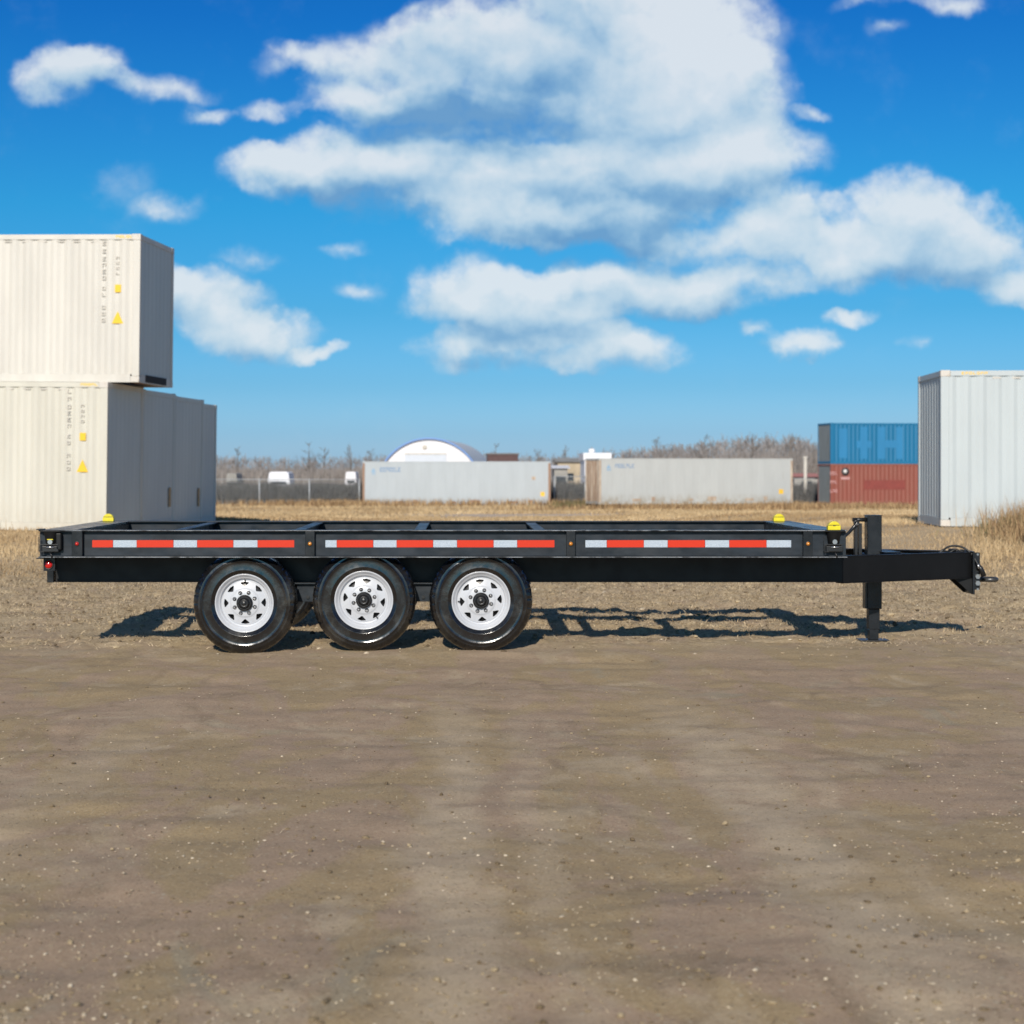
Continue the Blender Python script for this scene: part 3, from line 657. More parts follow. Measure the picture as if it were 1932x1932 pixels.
# twist locks
def twist_lock(x, y, flip, up, nm='twist_lock'):
    T = MB().box(-.075, .075, -.055, .06, -.012, -.001).lathe([(.0001, -.105), (.040, -.105), (.045, -.09), (.050, -.05), (.062, -.0125)], 24, 'z').build(nm, fb_, TR, loc=(x, y, ZT - .001 if up else ZT - .002), rot=(0, 0, math.pi if flip else 0), bevel=.002)
    MB().box(-.064, .064, -.050, .04, -.165, -.118).box(-.052, .052, -.046, .035, -.1178, -.1055).build('lock_block', M['hub'], T, bevel=.012)
    MB().box(-.078, .062, -.056, -.050, -.112, -.104).box(-.078, -.072, -.056, -.050, -.166, -.1122).box(-.0718, -.045, -.056, -.050, -.166, -.160).box(-.086, -.080, -.056, -.05, -.16, -.05).build('lock_bracket', M['dark_metal'], T, bevel=.0015)
    MB().tube([(.0, -.052, -.168), (.012, -.056, -.19), (.016, -.056, -.203)], .007, 8).build('lock_handle', M['hub'], T)
    MB().cyl((-.03, -.053, -.128), (.03, -.053, -.128), .008, 8).cyl((.0, -.051, -.088), (.0, -.0545, -.088), .018, 14).build('lock_pin', M['chrome'], T)
    if up:
        cp = MB().prism([(-.048, .0), (.048, .0), (.048, .034), (-.048, .034)], 'y', -.03, .03).build('lock_cap', M['yellow'], T, bevel=.003)
        MB().prism([(-.046, .0375), (.046, .0375), (.030, .055), (.012, .0655), (-.012, .0655), (-.030, .055)], 'y', -.028, .028).build('cap_crown', M['yellow'], cp, bevel=.003)
        MB().box(-.040, .040, -.026, .026, .0342, .0373).box(-.008, .010, -.0315, -.0302, .030, .0340).build('cap_groove', M['rubber_hose'], cp)
    else:
        MB().box(-.022, .022, -.054, -.051, -.072, -.066).build('cap_edge', M['yellow'], T)
        MB().box(.040, .085, -.05, .03, -.15, -.02).build('lock_housing', fb_, T, bevel=.01)
    return T
YK = .10
twist_lock(X(1570, 13.85), YK - .052, False, True); twist_lock(X(100, 13.85), YK - .050, False, False)
twist_lock(X(1469, 16.11), 2.36, True, True); twist_lock(X(205, 16.11), 2.36, True, True)
# ---- wheels
RT = .389
def tyre_mesh():
    N = 216
    prof = [(.205, .040), (.214, .022), (.232, .010), (.248, .0045), (.2495, .0033), (.253, .0030), (.2545, .0035), (.300, .0), (.320, .0016), (.3205, .0010), (.3225, .0012), (.323, .0021), (.333, .005), (.3445, .009), (.3470, .0085), (.3500, .0095), (.3515, .011), (.362, .017), (.376, .028), (.386, .042),
            (.391, .056), (.392, .070), (.383, .071), (.383, .078), (.392, .079), (.392, .109), (.383, .110), (.383, .125), (.392, .126)]
    prof = prof + [(r, .235 - o) for r, o in prof[::-1]]
    n = len(prof)
    def fr(j, k):
        jj = j if j < n // 2 else n - 1 - j
        if 16 <= jj <= 20: return -.0075 if k % 6 == 0 else 0
        if 23 <= jj <= 24: return -.006 if k % 9 == 0 else 0
        return 0
    m = MB(); m.lathe(prof, N, 'y', fr=fr, close=True)
    return m
def rim_mesh():
    m = MB()
    m.lathe([(.204, .060), (.2065, .028), (.213, .016), (.219, .012), (.2225, .014), (.2225, .019), (.216, .0205), (.2085, .024), (.203, .034), (.199, .041), (.192, .045), (.188, .047), (.186, .062), (.179, .072), (.1735, .073)], 96, 'y')
    m.lathe([(.1735, .073), (.1735, .082), (.166, .084), (.186, .10), (.186, .2)], 64, 'y')
    # disc with eight triangular windows
    ed = []; vs = []
    def ring(r, n):
        b0 = len(vs)
        for k in range(n): a = 2 * math.pi * k / n; vs.append(Vector((r * math.cos(a), r * math.sin(a))))
        for k in range(n): ed.append((b0 + k, b0 + (k + 1) % n))
    for r, n_ in ((.1735, 96), (.169, 96), (.164, 96), (.118, 72), (.110, 72), (.105, 72), (.100, 72), (.058, 48)): ring(r, n_)
    tris = []
    for k in range(8):
        a = 2 * math.pi * (k + .5 + .02) / 8 - math.pi / 8 + math.pi / 2
        raw = [(.1590, -.185), (.1615, 0), (.1590, .185), (.1545, .212), (.1480, .190), (.1255, .040), (.1232, 0), (.1255, -.040), (.1480, -.190), (.1545, -.212)]
        p = [Vector((r * math.cos(a + d), r * math.sin(a + d))) for r, d in raw]
        b0 = len(vs); vs.extend(p); ed.extend((b0 + i, b0 + (i + 1) % len(p)) for i in range(len(p))); tris.append(p)
    ov, oe, of, *_ = delaunay_2d_cdt(vs, ed, [], 0, 1e-6)
    def inside(pt, poly):
        c_ = False
        for i in range(len(poly)):
            a, b2 = poly[i], poly[i - 1]
            if (a.y > pt.y) != (b2.y > pt.y) and pt.x < (b2.x - a.x) * (pt.y - a.y) / (b2.y - a.y) + a.x: c_ = not c_
        return c_
    def depth(r): return float(np.interp(r, [.05, .058, .100, .105, .110, .118, .164, .169, .1735], [.044, .044, .044, .047, .053, .056, .066, .069, .073]))
    F3 = []
    for f in of:
        cpt = sum((ov[i] for i in f), Vector((0, 0))) / len(f)
        if cpt.length < .0575 or any(inside(cpt, p) for p in tris): continue
        F3.append(f)
    m.add([(v.x, depth(v.length), v.y) for v in ov], F3, True)
    # return walls of the windows give the sheet its thickness
    for p in tris:
        n_ = len(p); top = [(q.x, depth(q.length), q.y) for q in p]; bot = [(q.x * .985, depth(q.length) + .004, q.y * .99) for q in p]
        m.add(top + bot, [(i, (i + 1) % n_, n_ + (i + 1) % n_, n_ + i) for i in range(n_)], True)
    return m
tyre_me = tyre_mesh().mesh('tyre', M['tyre']); rim_me = None
def make_wheel(x, y, z, spin, flip):
    rot = (0, spin, 0) if not flip else (0, spin, math.pi)
    rim_o = rim_mesh().build('wheel', M['rim'], TR, loc=(x, y, z), rot=rot)
    ty = bpy.data.objects.new('tyre', tyre_me); C.objects.link(ty); ty.parent = rim_o
    MB().lathe([(.0001, -.012), (.014, -.012), (.016, -.010), (.016, -.004), (.021, -.003), (.025, -.006), (.030, -.004), (.033, .002), (.033, .012), (.047, .014), (.052, .020), (.060, .022), (.062, .030), (.062, .046)], 40, 'y').build('hub', M['hub'], rim_o)
    hb = MB().lathe([(.052, .018), (.052, .012), (.047, .012), (.047, .018)], 8, 'y', smooth=False, close=True).build('hub_flange', M['dark_metal'], rim_o)
    for k in range(8):
        a = 2 * math.pi * (k + .03) / 8 + math.pi / 8
        c_, s_ = .0825 * math.cos(a), .0825 * math.sin(a)
        q = MB(); q.lathe([(.0001, .024), (.006, .025), (.0075, .031), (.0105, .032), (.0108, .041), (.0135, .044)], 12, 'y', cen=(c_, 0, s_)); q.build('lug_nut', M['chrome'], rim_o)
        MB().lathe([(.0132, .0425), (.0155, .0432), (.0155, .0439)], 16, 'y', cen=(c_, 0, s_)).build('nut_washer', M['hub'], rim_o)
    MB().tube([(0, .066, .1715), (.001, .050, .166), (.002, .036, .158)], [.0055, .0045, .004], 8).build('valve_stem', M['rubber_hose'], rim_o)
    MB().lathe([(.0001, .100), (.10, .100), (.163, .092), (.165, .10), (.165, .19), (.10, .20), (.0001, .20)], 40, 'y').build('brake_drum', M['hub'], rim_o)
    return rim_o
WX = [(X(461, 13.85), .363), (X(686.5, 13.85), .386), (X(907.4, 13.85), .381)]
proto = None
for i, (x_, z_) in enumerate(WX):
    for fl in (False, True):
        sp = (0.0, 2.5, -1.62)[i] + (1.1 if fl else 0)
        y_ = .08 if not fl else 2.36
        if proto is None: proto = make_wheel(x_, y_, z_, sp, fl)
        else:
            c_ = copy_tree(proto); c_.location = (x_, y_, z_); c_.rotation_euler = (0, sp, math.pi if fl else 0)
# ---- axles, springs, hangers
for x_, z_ in WX:
    MB().box(x_ - .038, x_ + .038, .30, 2.14, z_ - .038, z_ + .038).build('axle', fb_, TR, bevel=.006)
    for ys in (.40, 1.96):
        m = MB()
        for q in range(5):
            hw = .38 - q * .065
            pts = [(x_ + hw * s, ys + .04, z_ + .045 + q * .0095 + .035 * (1 - (hw * s / .38) ** 2) * -1 + .035) for s in np.linspace(-1, 1, 9)]
            for a, b2 in zip(pts[:-1], pts[1:]):
                m.add([(a[0], ys, a[2]), (a[0], ys + .06, a[2]), (a[0], ys + .06, a[2] + .008), (a[0], ys, a[2] + .008), (b2[0], ys, b2[2]), (b2[0], ys + .06, b2[2]), (b2[0], ys + .06, b2[2] + .008), (b2[0], ys, b2[2] + .008)],
                      [(0, 1, 2, 3), (4, 7, 6, 5), (0, 4, 5, 1), (3, 2, 6, 7), (0, 3, 7, 4), (1, 5, 6, 2)])
        m.build('leaf_spring', M['dark_metal'], TR)
mids = [(WX[0][0] + WX[1][0]) / 2, (WX[1][0] + WX[2][0]) / 2]
for x_ in (WX[0][0] - .26, mids[0], mids[1], WX[2][0] + .26):
    for ys in (.40, 1.96):
        MB().box(x_ - .085, x_ + .085, ys + .04, ys + .07, .35, .4985).box(x_ - .13, x_ + .13, ys, ys + .08, .488, .4988).build('spring_hanger', sw_, TR, bevel=.002)
        MB().cyl((x_, ys + .028, .385), (x_, ys + .04, .385), .014, 8).cyl((x_ + .05, ys + .028, .41), (x_ + .05, ys + .04, .41), .010, 8).build('hanger_bolt', M['dark_metal'], TR)
MB().prism([(mids[0] - .05, .485), (mids[0] + .17, .485), (mids[0] + .17, .24), (mids[0] + .05, .13), (mids[0] - .06, .16)], 'y', 1.80, 1.806).build('mud_flap', M['hub'], TR)

# ------------------------------------------------------------------ shipping containers
CW = 2.438
def corr(L, z0, z1, y0, depth, pitch=.278, axis='x', flip=1):
    """trapezoid-fluted sheet along x (or y) standing on z0..z1; y0 is the outer plane"""
    m = MB(); pts = []; x = 0.0; a = .25 * pitch
    while x < L - 1e-4:
        for dx, d in ((0, 0), (a, 0), (a + .25 * pitch, depth), (2 * a + .25 * pitch, depth)):
            if x + dx <= L: pts.append((x + dx, y0 + flip * d))
        x += pitch
    pts.append((L, y0))
    vs = []; n = len(pts)
    for zc_ in (z0, z1): vs += [((p[0], p[1], zc_) if axis == 'x' else (p[1], p[0], zc_)) for p in pts]
    m.add(vs, [(i, i + 1, n + i + 1, n + i) for i in range(n - 1)]); return m
def container(label, corner, yaw, L, Hc, body, end, anchor='right', tilt=0.0, side_depth=.036, end_flat='right', frame=None, group=None, casting=None, door_side=None, posts=None):
    """corner: world place of the bottom near corner on the anchor side"""
    frame = frame or body; casting = casting or frame
    rot = (0, -tilt, -yaw); Rm = Matrix.Rotation(-yaw, 3, 'Z') @ Matrix.Rotation(-tilt, 3, 'Y')
    loc = Vector(corner) - (Rm @ Vector((L, 0, 0)) if anchor == 'right' else Vector((0, 0, 0)))
    B = empty('shipping_container', loc, rot)
    tag(B, label, 'container', group)
    f = .06
    for yy_ in (0.0, CW - .012):
        s = corr(L - .30, .16, Hc - .11, 0, side_depth, flip=1 if yy_ == 0 else -1).build('side_panel', body, B, loc=(.15, .012 if yy_ == 0 else CW - .012, 0))
    for xx in (0, L):
        s = corr(CW - .24, .16, Hc - .11, 0, .036 if not (end_flat == 'right' and xx == L) else .006, pitch=.278, axis='y', flip=1 if xx == 0 else -1)
        s.build('end_panel', end, B, loc=(.014 if xx == 0 else L - .014, .12, 0))
    if door_side == 'left':
        for y_ in (.55, .95, 1.5, 1.9): MB().cyl((-.03, y_, .2), (-.03, y_, Hc - .15), .02, 8).build('lock_rod', M['rusty_edge'], B)
    for xx in (0, L - .15):
        for yy_ in (0, CW - .12): MB().box(xx, xx + .15, yy_, yy_ + .12, .1185, Hc - .1185).build('corner_post', posts or frame, B, bevel=.01)
    for yy_ in (0.004, CW - .064):
        MB().box(.178, L - .178, yy_, yy_ + .06, .0, .158).build('bottom_rail', frame, B)
        MB().box(.178, L - .178, yy_, yy_ + .06, Hc - .108, Hc - .01).build('top_rail', frame, B)
    for xx in (.004, L - .064):
        for z0_, z1_ in ((0, .158), (Hc - .108, Hc - .01)): MB().box(xx, xx + .06, .165, CW - .165, z0_, z1_).build('end_rail', frame, B)
    MB().box(.07, L - .07, .07, CW - .07, Hc - .03, Hc - .018).build('roof_panel', body, B)
    MB().box(.07, L - .07, .07, CW - .07, .05, .10).build('floor_pan', M['rusty_edge'], B)
    for xx in (-.003, L - .175):
        for yy_ in (-.003, CW - .159):
            for z_ in (0, Hc - .118): MB().box(xx, xx + .178, yy_, yy_ + .162, z_, z_ + .118).build('corner_casting', casting, B, bevel=.008)
    return B
def glyphs(B, x, z, n, h, wd, gap, m, vertical=False, rng=None, name='lettering', y=-.002, gaps=()):
    """unreadable stencilled marks: rows of small strokes"""
    rng = rng or random.Random(int(x * 100 + z * 10)); k = MB()
    for i in range(n):
        if i in gaps: continue
        ox, oz = (x, z - i * gap) if vertical else (x + i * gap, z)
        s = rng.randint(0, 3)
        k.box(ox, ox + wd * .28, y, y + .0015, oz - h, oz)
        if s != 1: k.box(ox + wd * .281, ox + wd, y, y + .0015, oz - h * .25, oz)
        if s != 2: k.box(ox + wd * .281, ox + wd, y, y + .0015, oz - h, oz - h * .78)
        if s >= 2: k.box(ox + wd * .72, ox + wd, y, y + .0015, oz - h * .77, oz - h * .26)
        if s == 0: k.box(ox + wd * .281, ox + wd * .8, y, y + .0015, oz - h * .6, oz - h * .42)
    o = k.build(name, m, B); o['kind'] = 'stuff'; return o
def box_decal(B, name, x0, x1, z0, z1, m, y=-.002): return MB().box(x0, x1, y, y + .0015, z0, z1).build(name, m, B)
def tri_decal(B, x, z, wd, h, m, y=-.002):
    MB().prism([(x - wd / 2, z), (x + wd / 2, z), (x, z + h)], 'y', y, y + .0015).build('warning_triangle', m, B)
L40 = 12.19
def reefer_marks(B, L, Hc, c1, c2):
    yd = .0095   # just in front of the outer face of the fluting
    glyphs(B, L - c1 - .05, Hc - .14, 2, .085, .075, .15, M['grey_faint'], True, y=yd)
    glyphs(B, L - c1 - .05, Hc - .44, 4, .085, .075, .125, M['grey_print'], True, y=yd)
    glyphs(B, L - c1 - .05, Hc - 1.02, 6, .075, .07, .125, M['grey_print'], True, y=yd, gaps=(2,))
    glyphs(B, L - c2 - .05, Hc - .44, 4, .05, .07, .10, M['grey_faint'], True, y=yd)
    box_decal(B, 'placard', L - c2 - .06, L - c2 + .06, Hc - 1.14, Hc - .99, M['warn'], y=yd)
    tri_decal(B, L - c2, Hc - 1.75, .23, .24, M['warn'], y=yd)
    glyphs(B, L - c2 - .05, Hc - .03, 5, .05, .055, .07, M['warn'], y=.0015)
    for i in range(12): box_decal(B, 'vent_slot', L - 1.0 - i * .35, L - .85 - i * .35, Hc - .16, Hc - .13, M['grey_faint'], y=.0102)
aL = 6.5
def place(u, v, d): return (X(u, d), d, Z(v, d))
dirv = Vector((math.sin(R(aL)), math.cos(R(aL)), 0)); alv = Vector((math.cos(R(aL)), -math.sin(R(aL)), 0))
c0 = Vector(place(200, 1003, 35.35))
LBL = ['cream lower container beneath the stacked one, yellow triangle low on its side', 'second grey container end of the left row, right beside the cream front one',
       'third container of the left row, its grey end just left of the rearmost', 'rearmost container of the left row, set back behind the other grey ends']
tilt = R(.7)
for i, (rec, dz, Hc) in enumerate(((0, 0, 2.896), (0, -.035, 2.896), (0, -.075, 2.896), (-.31, -.11, 2.896))):
    p = c0 + dirv * (2.462 * i) + alv * rec + Vector((0, 0, dz))
    B = container(LBL[i], p, R(aL), L40, Hc, M['cream_low'], M['greyend'], tilt=-tilt, side_depth=.026, group='containers in the left row', casting=M['castwhite'] if i == 0 else M['greyend'], frame=M['cream_low'] if i == 0 else M['greyend'])
    if i == 0: reefer_marks(B, L40, Hc, .76, .49)
    if i in (1, 2): MB().box(L40 + .0002, L40 + .004, 1.98, 2.14, .42, .84).build('brown_label', M['brown_tag'], B)
cu = Vector((X(262, 35.65), 35.65, Z(441, 35.65) - 2.896))
B = container('cream container stacked on top of the left row, yellow triangle on its side', cu, R(aL), L40, 2.896, M['cream'], M['greyend'], tilt=-tilt, side_depth=.026, casting=M['castwhite'])
reefer_marks(B, L40, 2.896, .72, .445)
MB().box(L40 + .0005, L40 + .004, .45, 1.95, .02, .165).build('tunnel_shade_plate', M['tunnel_shade'], B)  # flat dark plate painting the tunnel's shade, no real recess behind it
# right foreground container
cr = place(1775, 993, 33.9)
B = container('tall white container with fluted left end, standing in dry grass', cr, R(4.3), L40, 2.896, M['white_box'], M['white_box'], anchor='left', side_depth=.022, end_flat='', casting=M['castwhite'])
glyphs(B, .38, 2.896 - .035, 7, .05, .05, .07, M['warn'], y=.0015)
for i in range(8): box_decal(B, 'vent_slot', .95 + i * .35, 1.1 + i * .35, 2.896 - .16, 2.896 - .13, M['grey_faint'], y=.0102)
# middle pair
B = container('left one of the two long pale field containers, blue marks top left', place(684, 954.5, 121.0), 0.0, L40 + .25, 2.95, M['reefer_a'], M['tan_end'], anchor='left', side_depth=.0015, frame=M['reefer_a'], posts=M['rusty_edge'], end_flat='right')
yd = .0095
glyphs(B, 1.15, 2.55, 7, .30, .17, .20, M['blue_print'], y=yd, name='company_name')
tri_decal(B, .72, 2.22, .36, .30, M['blue_faint'], y=yd)
box_decal(B, 'faint_mark', .60, .86, 2.08, 2.16, M['blue_faint'], y=yd)
box_decal(B, 'orange_sticker', 11.78, 12.05, .64, .92, M['orange'], y=yd); box_decal(B, 'faint_sticker', 11.2, 11.45, 1.72, 1.95, M['tan_end'], y=yd)
for k in range(9): box_decal(B, 'rust_patch', .8 + k * 1.27, 1.1 + k * 1.27 + .3 * (k % 2), .17, .22 + .09 * (k % 3), M['rusty_edge'], y=yd)
B = container('right one of the two long pale field containers, rust stained left door end', place(1130, 951.5, 109.5), R(-15.5), L40 + .5, 2.76, M['reefer_b'], M['tan_end'], anchor='left', side_depth=.0015, frame=M['reefer_b'], posts=M['tan_end'], end_flat='right', door_side='left')
glyphs(B, 1.05, 2.42, 7, .24, .14, .175, M['blue_print'], y=yd, name='company_name')
tri_decal(B, .62, 2.15, .3, .25, M['blue_faint'], y=yd); box_decal(B, 'faint_mark', .5, .78, 2.02, 2.10, M['blue_faint'], y=yd)
box_decal(B, 'orange_sticker', 11.75, 12.05, .58, .86, M['orange'], y=yd)
for k in range(9): box_decal(B, 'rust_patch', .9 + k * 1.23, 1.15 + k * 1.23 + .3 * (k % 2), .17, .22 + .11 * (k % 3), M['tan_end'], y=yd)
# blue over red
d = 116.0
B = container('faded red container under the blue one, round emblem at its upper left', place(1567, 953, d), R(-8), 6.9 + 5.2, 2.60, M['red_box'], M['blue_end'], anchor='left', side_depth=.025, end_flat='')
MB().lathe([(.0001, 0), (.26, 0), (.26, .003)], 28, 'y', cen=(.98 + .0, yd - .004, 2.12)).build('emblem', M['dark_print'], B)
MB().lathe([(.0001, 0), (.12, 0), (.12, .003)], 24, 'y', cen=(.98, yd - .008, 2.14)).build('emblem_centre', M['white_print'], B)
box_decal(B, 'caption', .70, 1.28, 1.63, 1.78, M['pink'], y=yd)
box_decal(B, 'dark_patch', 2.2, 4.95, .98, 1.58, M['red_dark'], y=yd)
for zz_ in (2.12, 1.56, 1.0): glyphs(B, -.02 + .0, zz_, 3, .2, .13, .16, M['pink'], y=-.006)
B = container('blue container stacked on the faded red one, large paler blue letter shapes', place(1567, 875, d), R(-8), 12.1, 2.60, M['blue_box'], M['blue_end'], anchor='left', side_depth=.025, end_flat='')
for x0, x1, z0, z1 in ((.55, 1.10, .35, 2.25), (1.95, 2.45, .3, 2.35), (1.72, 1.948, 1.0, 1.45), (2.452, 2.72, 1.0, 1.45), (3.10, 3.62, .3, 2.35), (3.622, 4.35, 1.0, 1.5), (4.352, 4.80, .3, 2.35), (5.9, 6.4, .3, 2.3), (7.2, 7.7, .3, 2.3), (7.702, 8.3, 1.1, 1.5)):
    box_decal(B, 'letter_stroke', x0, x1, z0, z1, M['blue_light'], y=yd)

# ------------------------------------------------------------------ arched fabric hangar
M['hangar_white'] = mat('hangar_fabric', (.70, .69, .72), .6, var=.03)
M['hangar_blue'] = mat('hangar_blue_trim', (.16, .30, .62), .6)
M['hangar_roof'] = mat('hangar_roof_fabric', (.60, .63, .67), .6, var=.05)
M['door_white'] = mat('hangar_door', (.54, .58, .65), .5, var=.03)
dH = 205.0; Rr = 100 / F * dH
hg = empty('fabric_hangar', (X(809.5, dH), dH, -1.2), (0, 0, R(-4))); tag(hg, 'white arched fabric building with blue rim behind the pale containers', 'building')
zc0 = Z(927.5, dH) + 1.2
arc = [(Rr * math.cos(a), zc0 + Rr * math.sin(a)) for a in np.linspace(0, math.pi, 41)]
m = MB(); n = len(arc)
m.prism([(arc[0][0], 0)] + arc + [(arc[-1][0], 0)], 'y', 0, .1); m.build('end_wall', M['hangar_white'], hg)
m = MB(); rr2 = 1.018
vs = [(x_ * rr2, -.35, zc0 + (z_ - zc0) * rr2) for x_, z_ in arc] + [(x_ * rr2, 32.0, zc0 + (z_ - zc0) * rr2) for x_, z_ in arc]
m.add(vs, [(i, i + 1, n + i + 1, n + i) for i in range(n - 1)], True); m.build('arched_roof', M['hangar_roof'], hg)
m = MB(); vs = []
for r_, y_ in ((.992, -.37), (1.018, -.37), (1.018, .1)): vs += [(x_ * r_, y_, zc0 + (z_ - zc0) * r_) for x_, z_ in arc]
m.add(vs, [(i, i + 1, n + i + 1, n + i) for i in range(n - 1)] + [(n + i, n + i + 1, 2 * n + i + 1, 2 * n + i) for i in range(n - 1)], True); m.build('blue_rim', M['hangar_blue'], hg)
sH = dH / F
MB().box(-46 * sH, 33 * sH, -.12, -.01, 0, zc0 + (927.5 - 857) * sH).build('roller_door', M['door_white'], hg)
MB().box(-46 * sH, 33 * sH, -.16, -.121, zc0 + (927.5 - 857.6) * sH, zc0 + (927.5 - 855) * sH).build('door_lintel', M['grey_faint'], hg)
MB().lathe([(.0001, 0), (.26, 0), (.26, .03)], 20, 'y', cen=(-8 * sH, -.05, zc0 + 83.5 * sH)).build('round_badge', M['grey_faint'], hg)

# ------------------------------------------------------------------ far buildings and yard things
M['brown_wall'] = mat('brown_cladding', (.085, .045, .045), .7, var=.15)
M['brown_roof'] = mat('brown_roof', (.14, .12, .12), .7, var=.1)
M['shed_tan'] = mat('tan_cladding', (.38, .31, .22), .7, var=.2, vscale=.8)
M['shed_grey'] = mat('grey_cladding', (.30, .29, .27), .7, var=.2, vscale=.8)
M['white_wall'] = mat('white_cladding', (.76, .76, .80), .6, var=.03)
M['pink_roof'] = mat('faded_red_roof', (.46, .20, .17), .7, var=.2)
M['glass'] = mat('dark_glass', (.03, .04, .05), .1)
def shed(name, label, u0, u1, vt, d, depth, wall, roof, vroof=None, cat='building', gable=True):
    x0, x1 = X(u0, d), X(u1, d); zt = Z(vt, d); g = float(tz(0, d)) - .05; zr_ = Z(vroof if vroof else vt - 3, d)
    B = empty(name, ((x0 + x1) / 2, d, g)); tag(B, label, cat); hw = (x1 - x0) / 2; ht = zt - g; hr = zr_ - g
    MB().box(-hw, hw, 0, depth, 0, ht).build('wall', wall, B)
    if gable: MB().prism([(-.25, ht + .005), (depth + .25, ht + .005), (depth / 2, hr)], 'x', -hw - .2, hw + .2).build('roof', roof, B)
    else: MB().box(-hw - .1, hw + .1, -.1, depth + .1, ht + .005, hr).build('roof', roof, B)
    nw = max(1, int(hw * 2 / 2.2))
    for i in range(nw):
        xc_ = -hw + (i + .5) * 2 * hw / nw
        MB().box(xc_ - .4, xc_ + .4, -.03, -.004, ht * .45, ht * .45 + .7).build('window', M['glass'], B)
    return B
shed('brown_shed', 'dark brown flat building showing above the left pale container', 920, 978, 858, 190, 9, M['brown_wall'], M['brown_roof'], 855, gable=False)
shed('yard_shed', 'low tan shed with gable roof in the gap between the two pale containers', 1052, 1096, 872, 165, 6, M['shed_tan'], M['shed_grey'], 864)
shed('grey_hut', 'small grey hut in front of the tan shed in the gap', 1046, 1071, 884, 150, 4, M['shed_grey'], M['white_wall'], 878)
shed('site_office', 'bright white box office rising over the door end of the right pale container', 1103, 1151, 868, 138, 5, M['white_wall'], M['white_wall'], 854.5, gable=False)
B = empty('roof_tank', (X(1120, 138.5), 140.5, Z(854.4, 138))); tag(B, 'small white tank standing on the roof of the white box office', 'tank')
MB().lathe([(.0001, 0), (.25, 0), (.25, .26), (.18, .33), (.0001, .36)], 20, 'z').build('tank_body', M['white_wall'], B); MB().cyl((0, 0, .35), (0, 0, .45), .06, 10).build('tank_cap', M['shed_grey'], B)
shed('red_roof_shed', 'low shed with faded red roof right of the right pale container', 1499, 1546, 900, 140, 5, M['shed_grey'], M['pink_roof'], 893)
def post(name, label, u, v0, v1, d, r, m, cat):
    g = float(tz(0, d)); B = empty(name, (X(u, d), d, g)); tag(B, label, cat)
    MB().tube([(0, 0, 0), (0, 0, Z(v0, d) - g)], r, 12).build('pole', m, B); MB().lathe([(.0001, .05), (r * 1.3, .02), (r * 1.3, -.12)], 12, 'z', cen=(0, 0, Z(v0, d) - g)).build('pole_cap', m, B)
post('white_post', 'stout white post between the right pale container and the blue stack', 1519.5, 862, 905, 128, .13, M['grey_faint'], 'post')
# white vans beyond the fence (seen over its rail)
def van(label, u0, u1, vt, d, col):
    x0, x1 = X(u0, d), X(u1, d); g = float(tz(0, d)); hw = (x1 - x0) / 2; ht = Z(vt, d) - g
    B = empty('parked_van', ((x0 + x1) / 2, d, g)); tag(B, label, 'van', 'white vans parked beyond the chain link fence')
    MB().prism([(-hw, .35), (hw, .35), (hw, ht * .55), (hw * .86, ht * .95), (hw * .7, ht), (-hw * .7, ht), (-hw * .86, ht * .95), (-hw, ht * .55)], 'y', 0.6, 4.6).build('body', col, B, bevel=.04)
    MB().prism([(-hw * .95, .35), (hw * .95, .35), (hw * .95, ht * .48), (-hw * .95, ht * .48)], 'y', 0, .598).build('bonnet', col, B, bevel=.05)
    MB().prism([(-hw * .7, ht * .56), (hw * .7, ht * .56), (hw * .64, ht * .66), (-hw * .64, ht * .66)], 'y', .56, .597).build('windscreen', M['glass'], B)
    for s in (-1, 1):
        MB().cyl((s * hw * .85 - .1, .5, .33), (s * hw * .85 + .1, .5, .33), .33, 16).build('wheel', M['tyre'], B)
        MB().cyl((s * hw * .85 - .1, 3.6, .33), (s * hw * .85 + .1, 3.6, .33), .33, 16).build('wheel', M['tyre'], B)
        MB().box(s * hw * .75 - .12, s * hw * .75 + .12, -.02, -.002, ht * .3, ht * .38).build('headlight', M['chrome'], B)
van('white van with rounded roof in the middle of the fence stretch, largest there', 503, 546, 890, 140, M['white_wall'])
van('pale van roof just right of the left container row, over the fence rail', 424, 446, 893, 150, M['shed_grey'])
van('small cream van roof over the fence close to the left pale container', 650, 672, 890, 155, M['hangar_white'])
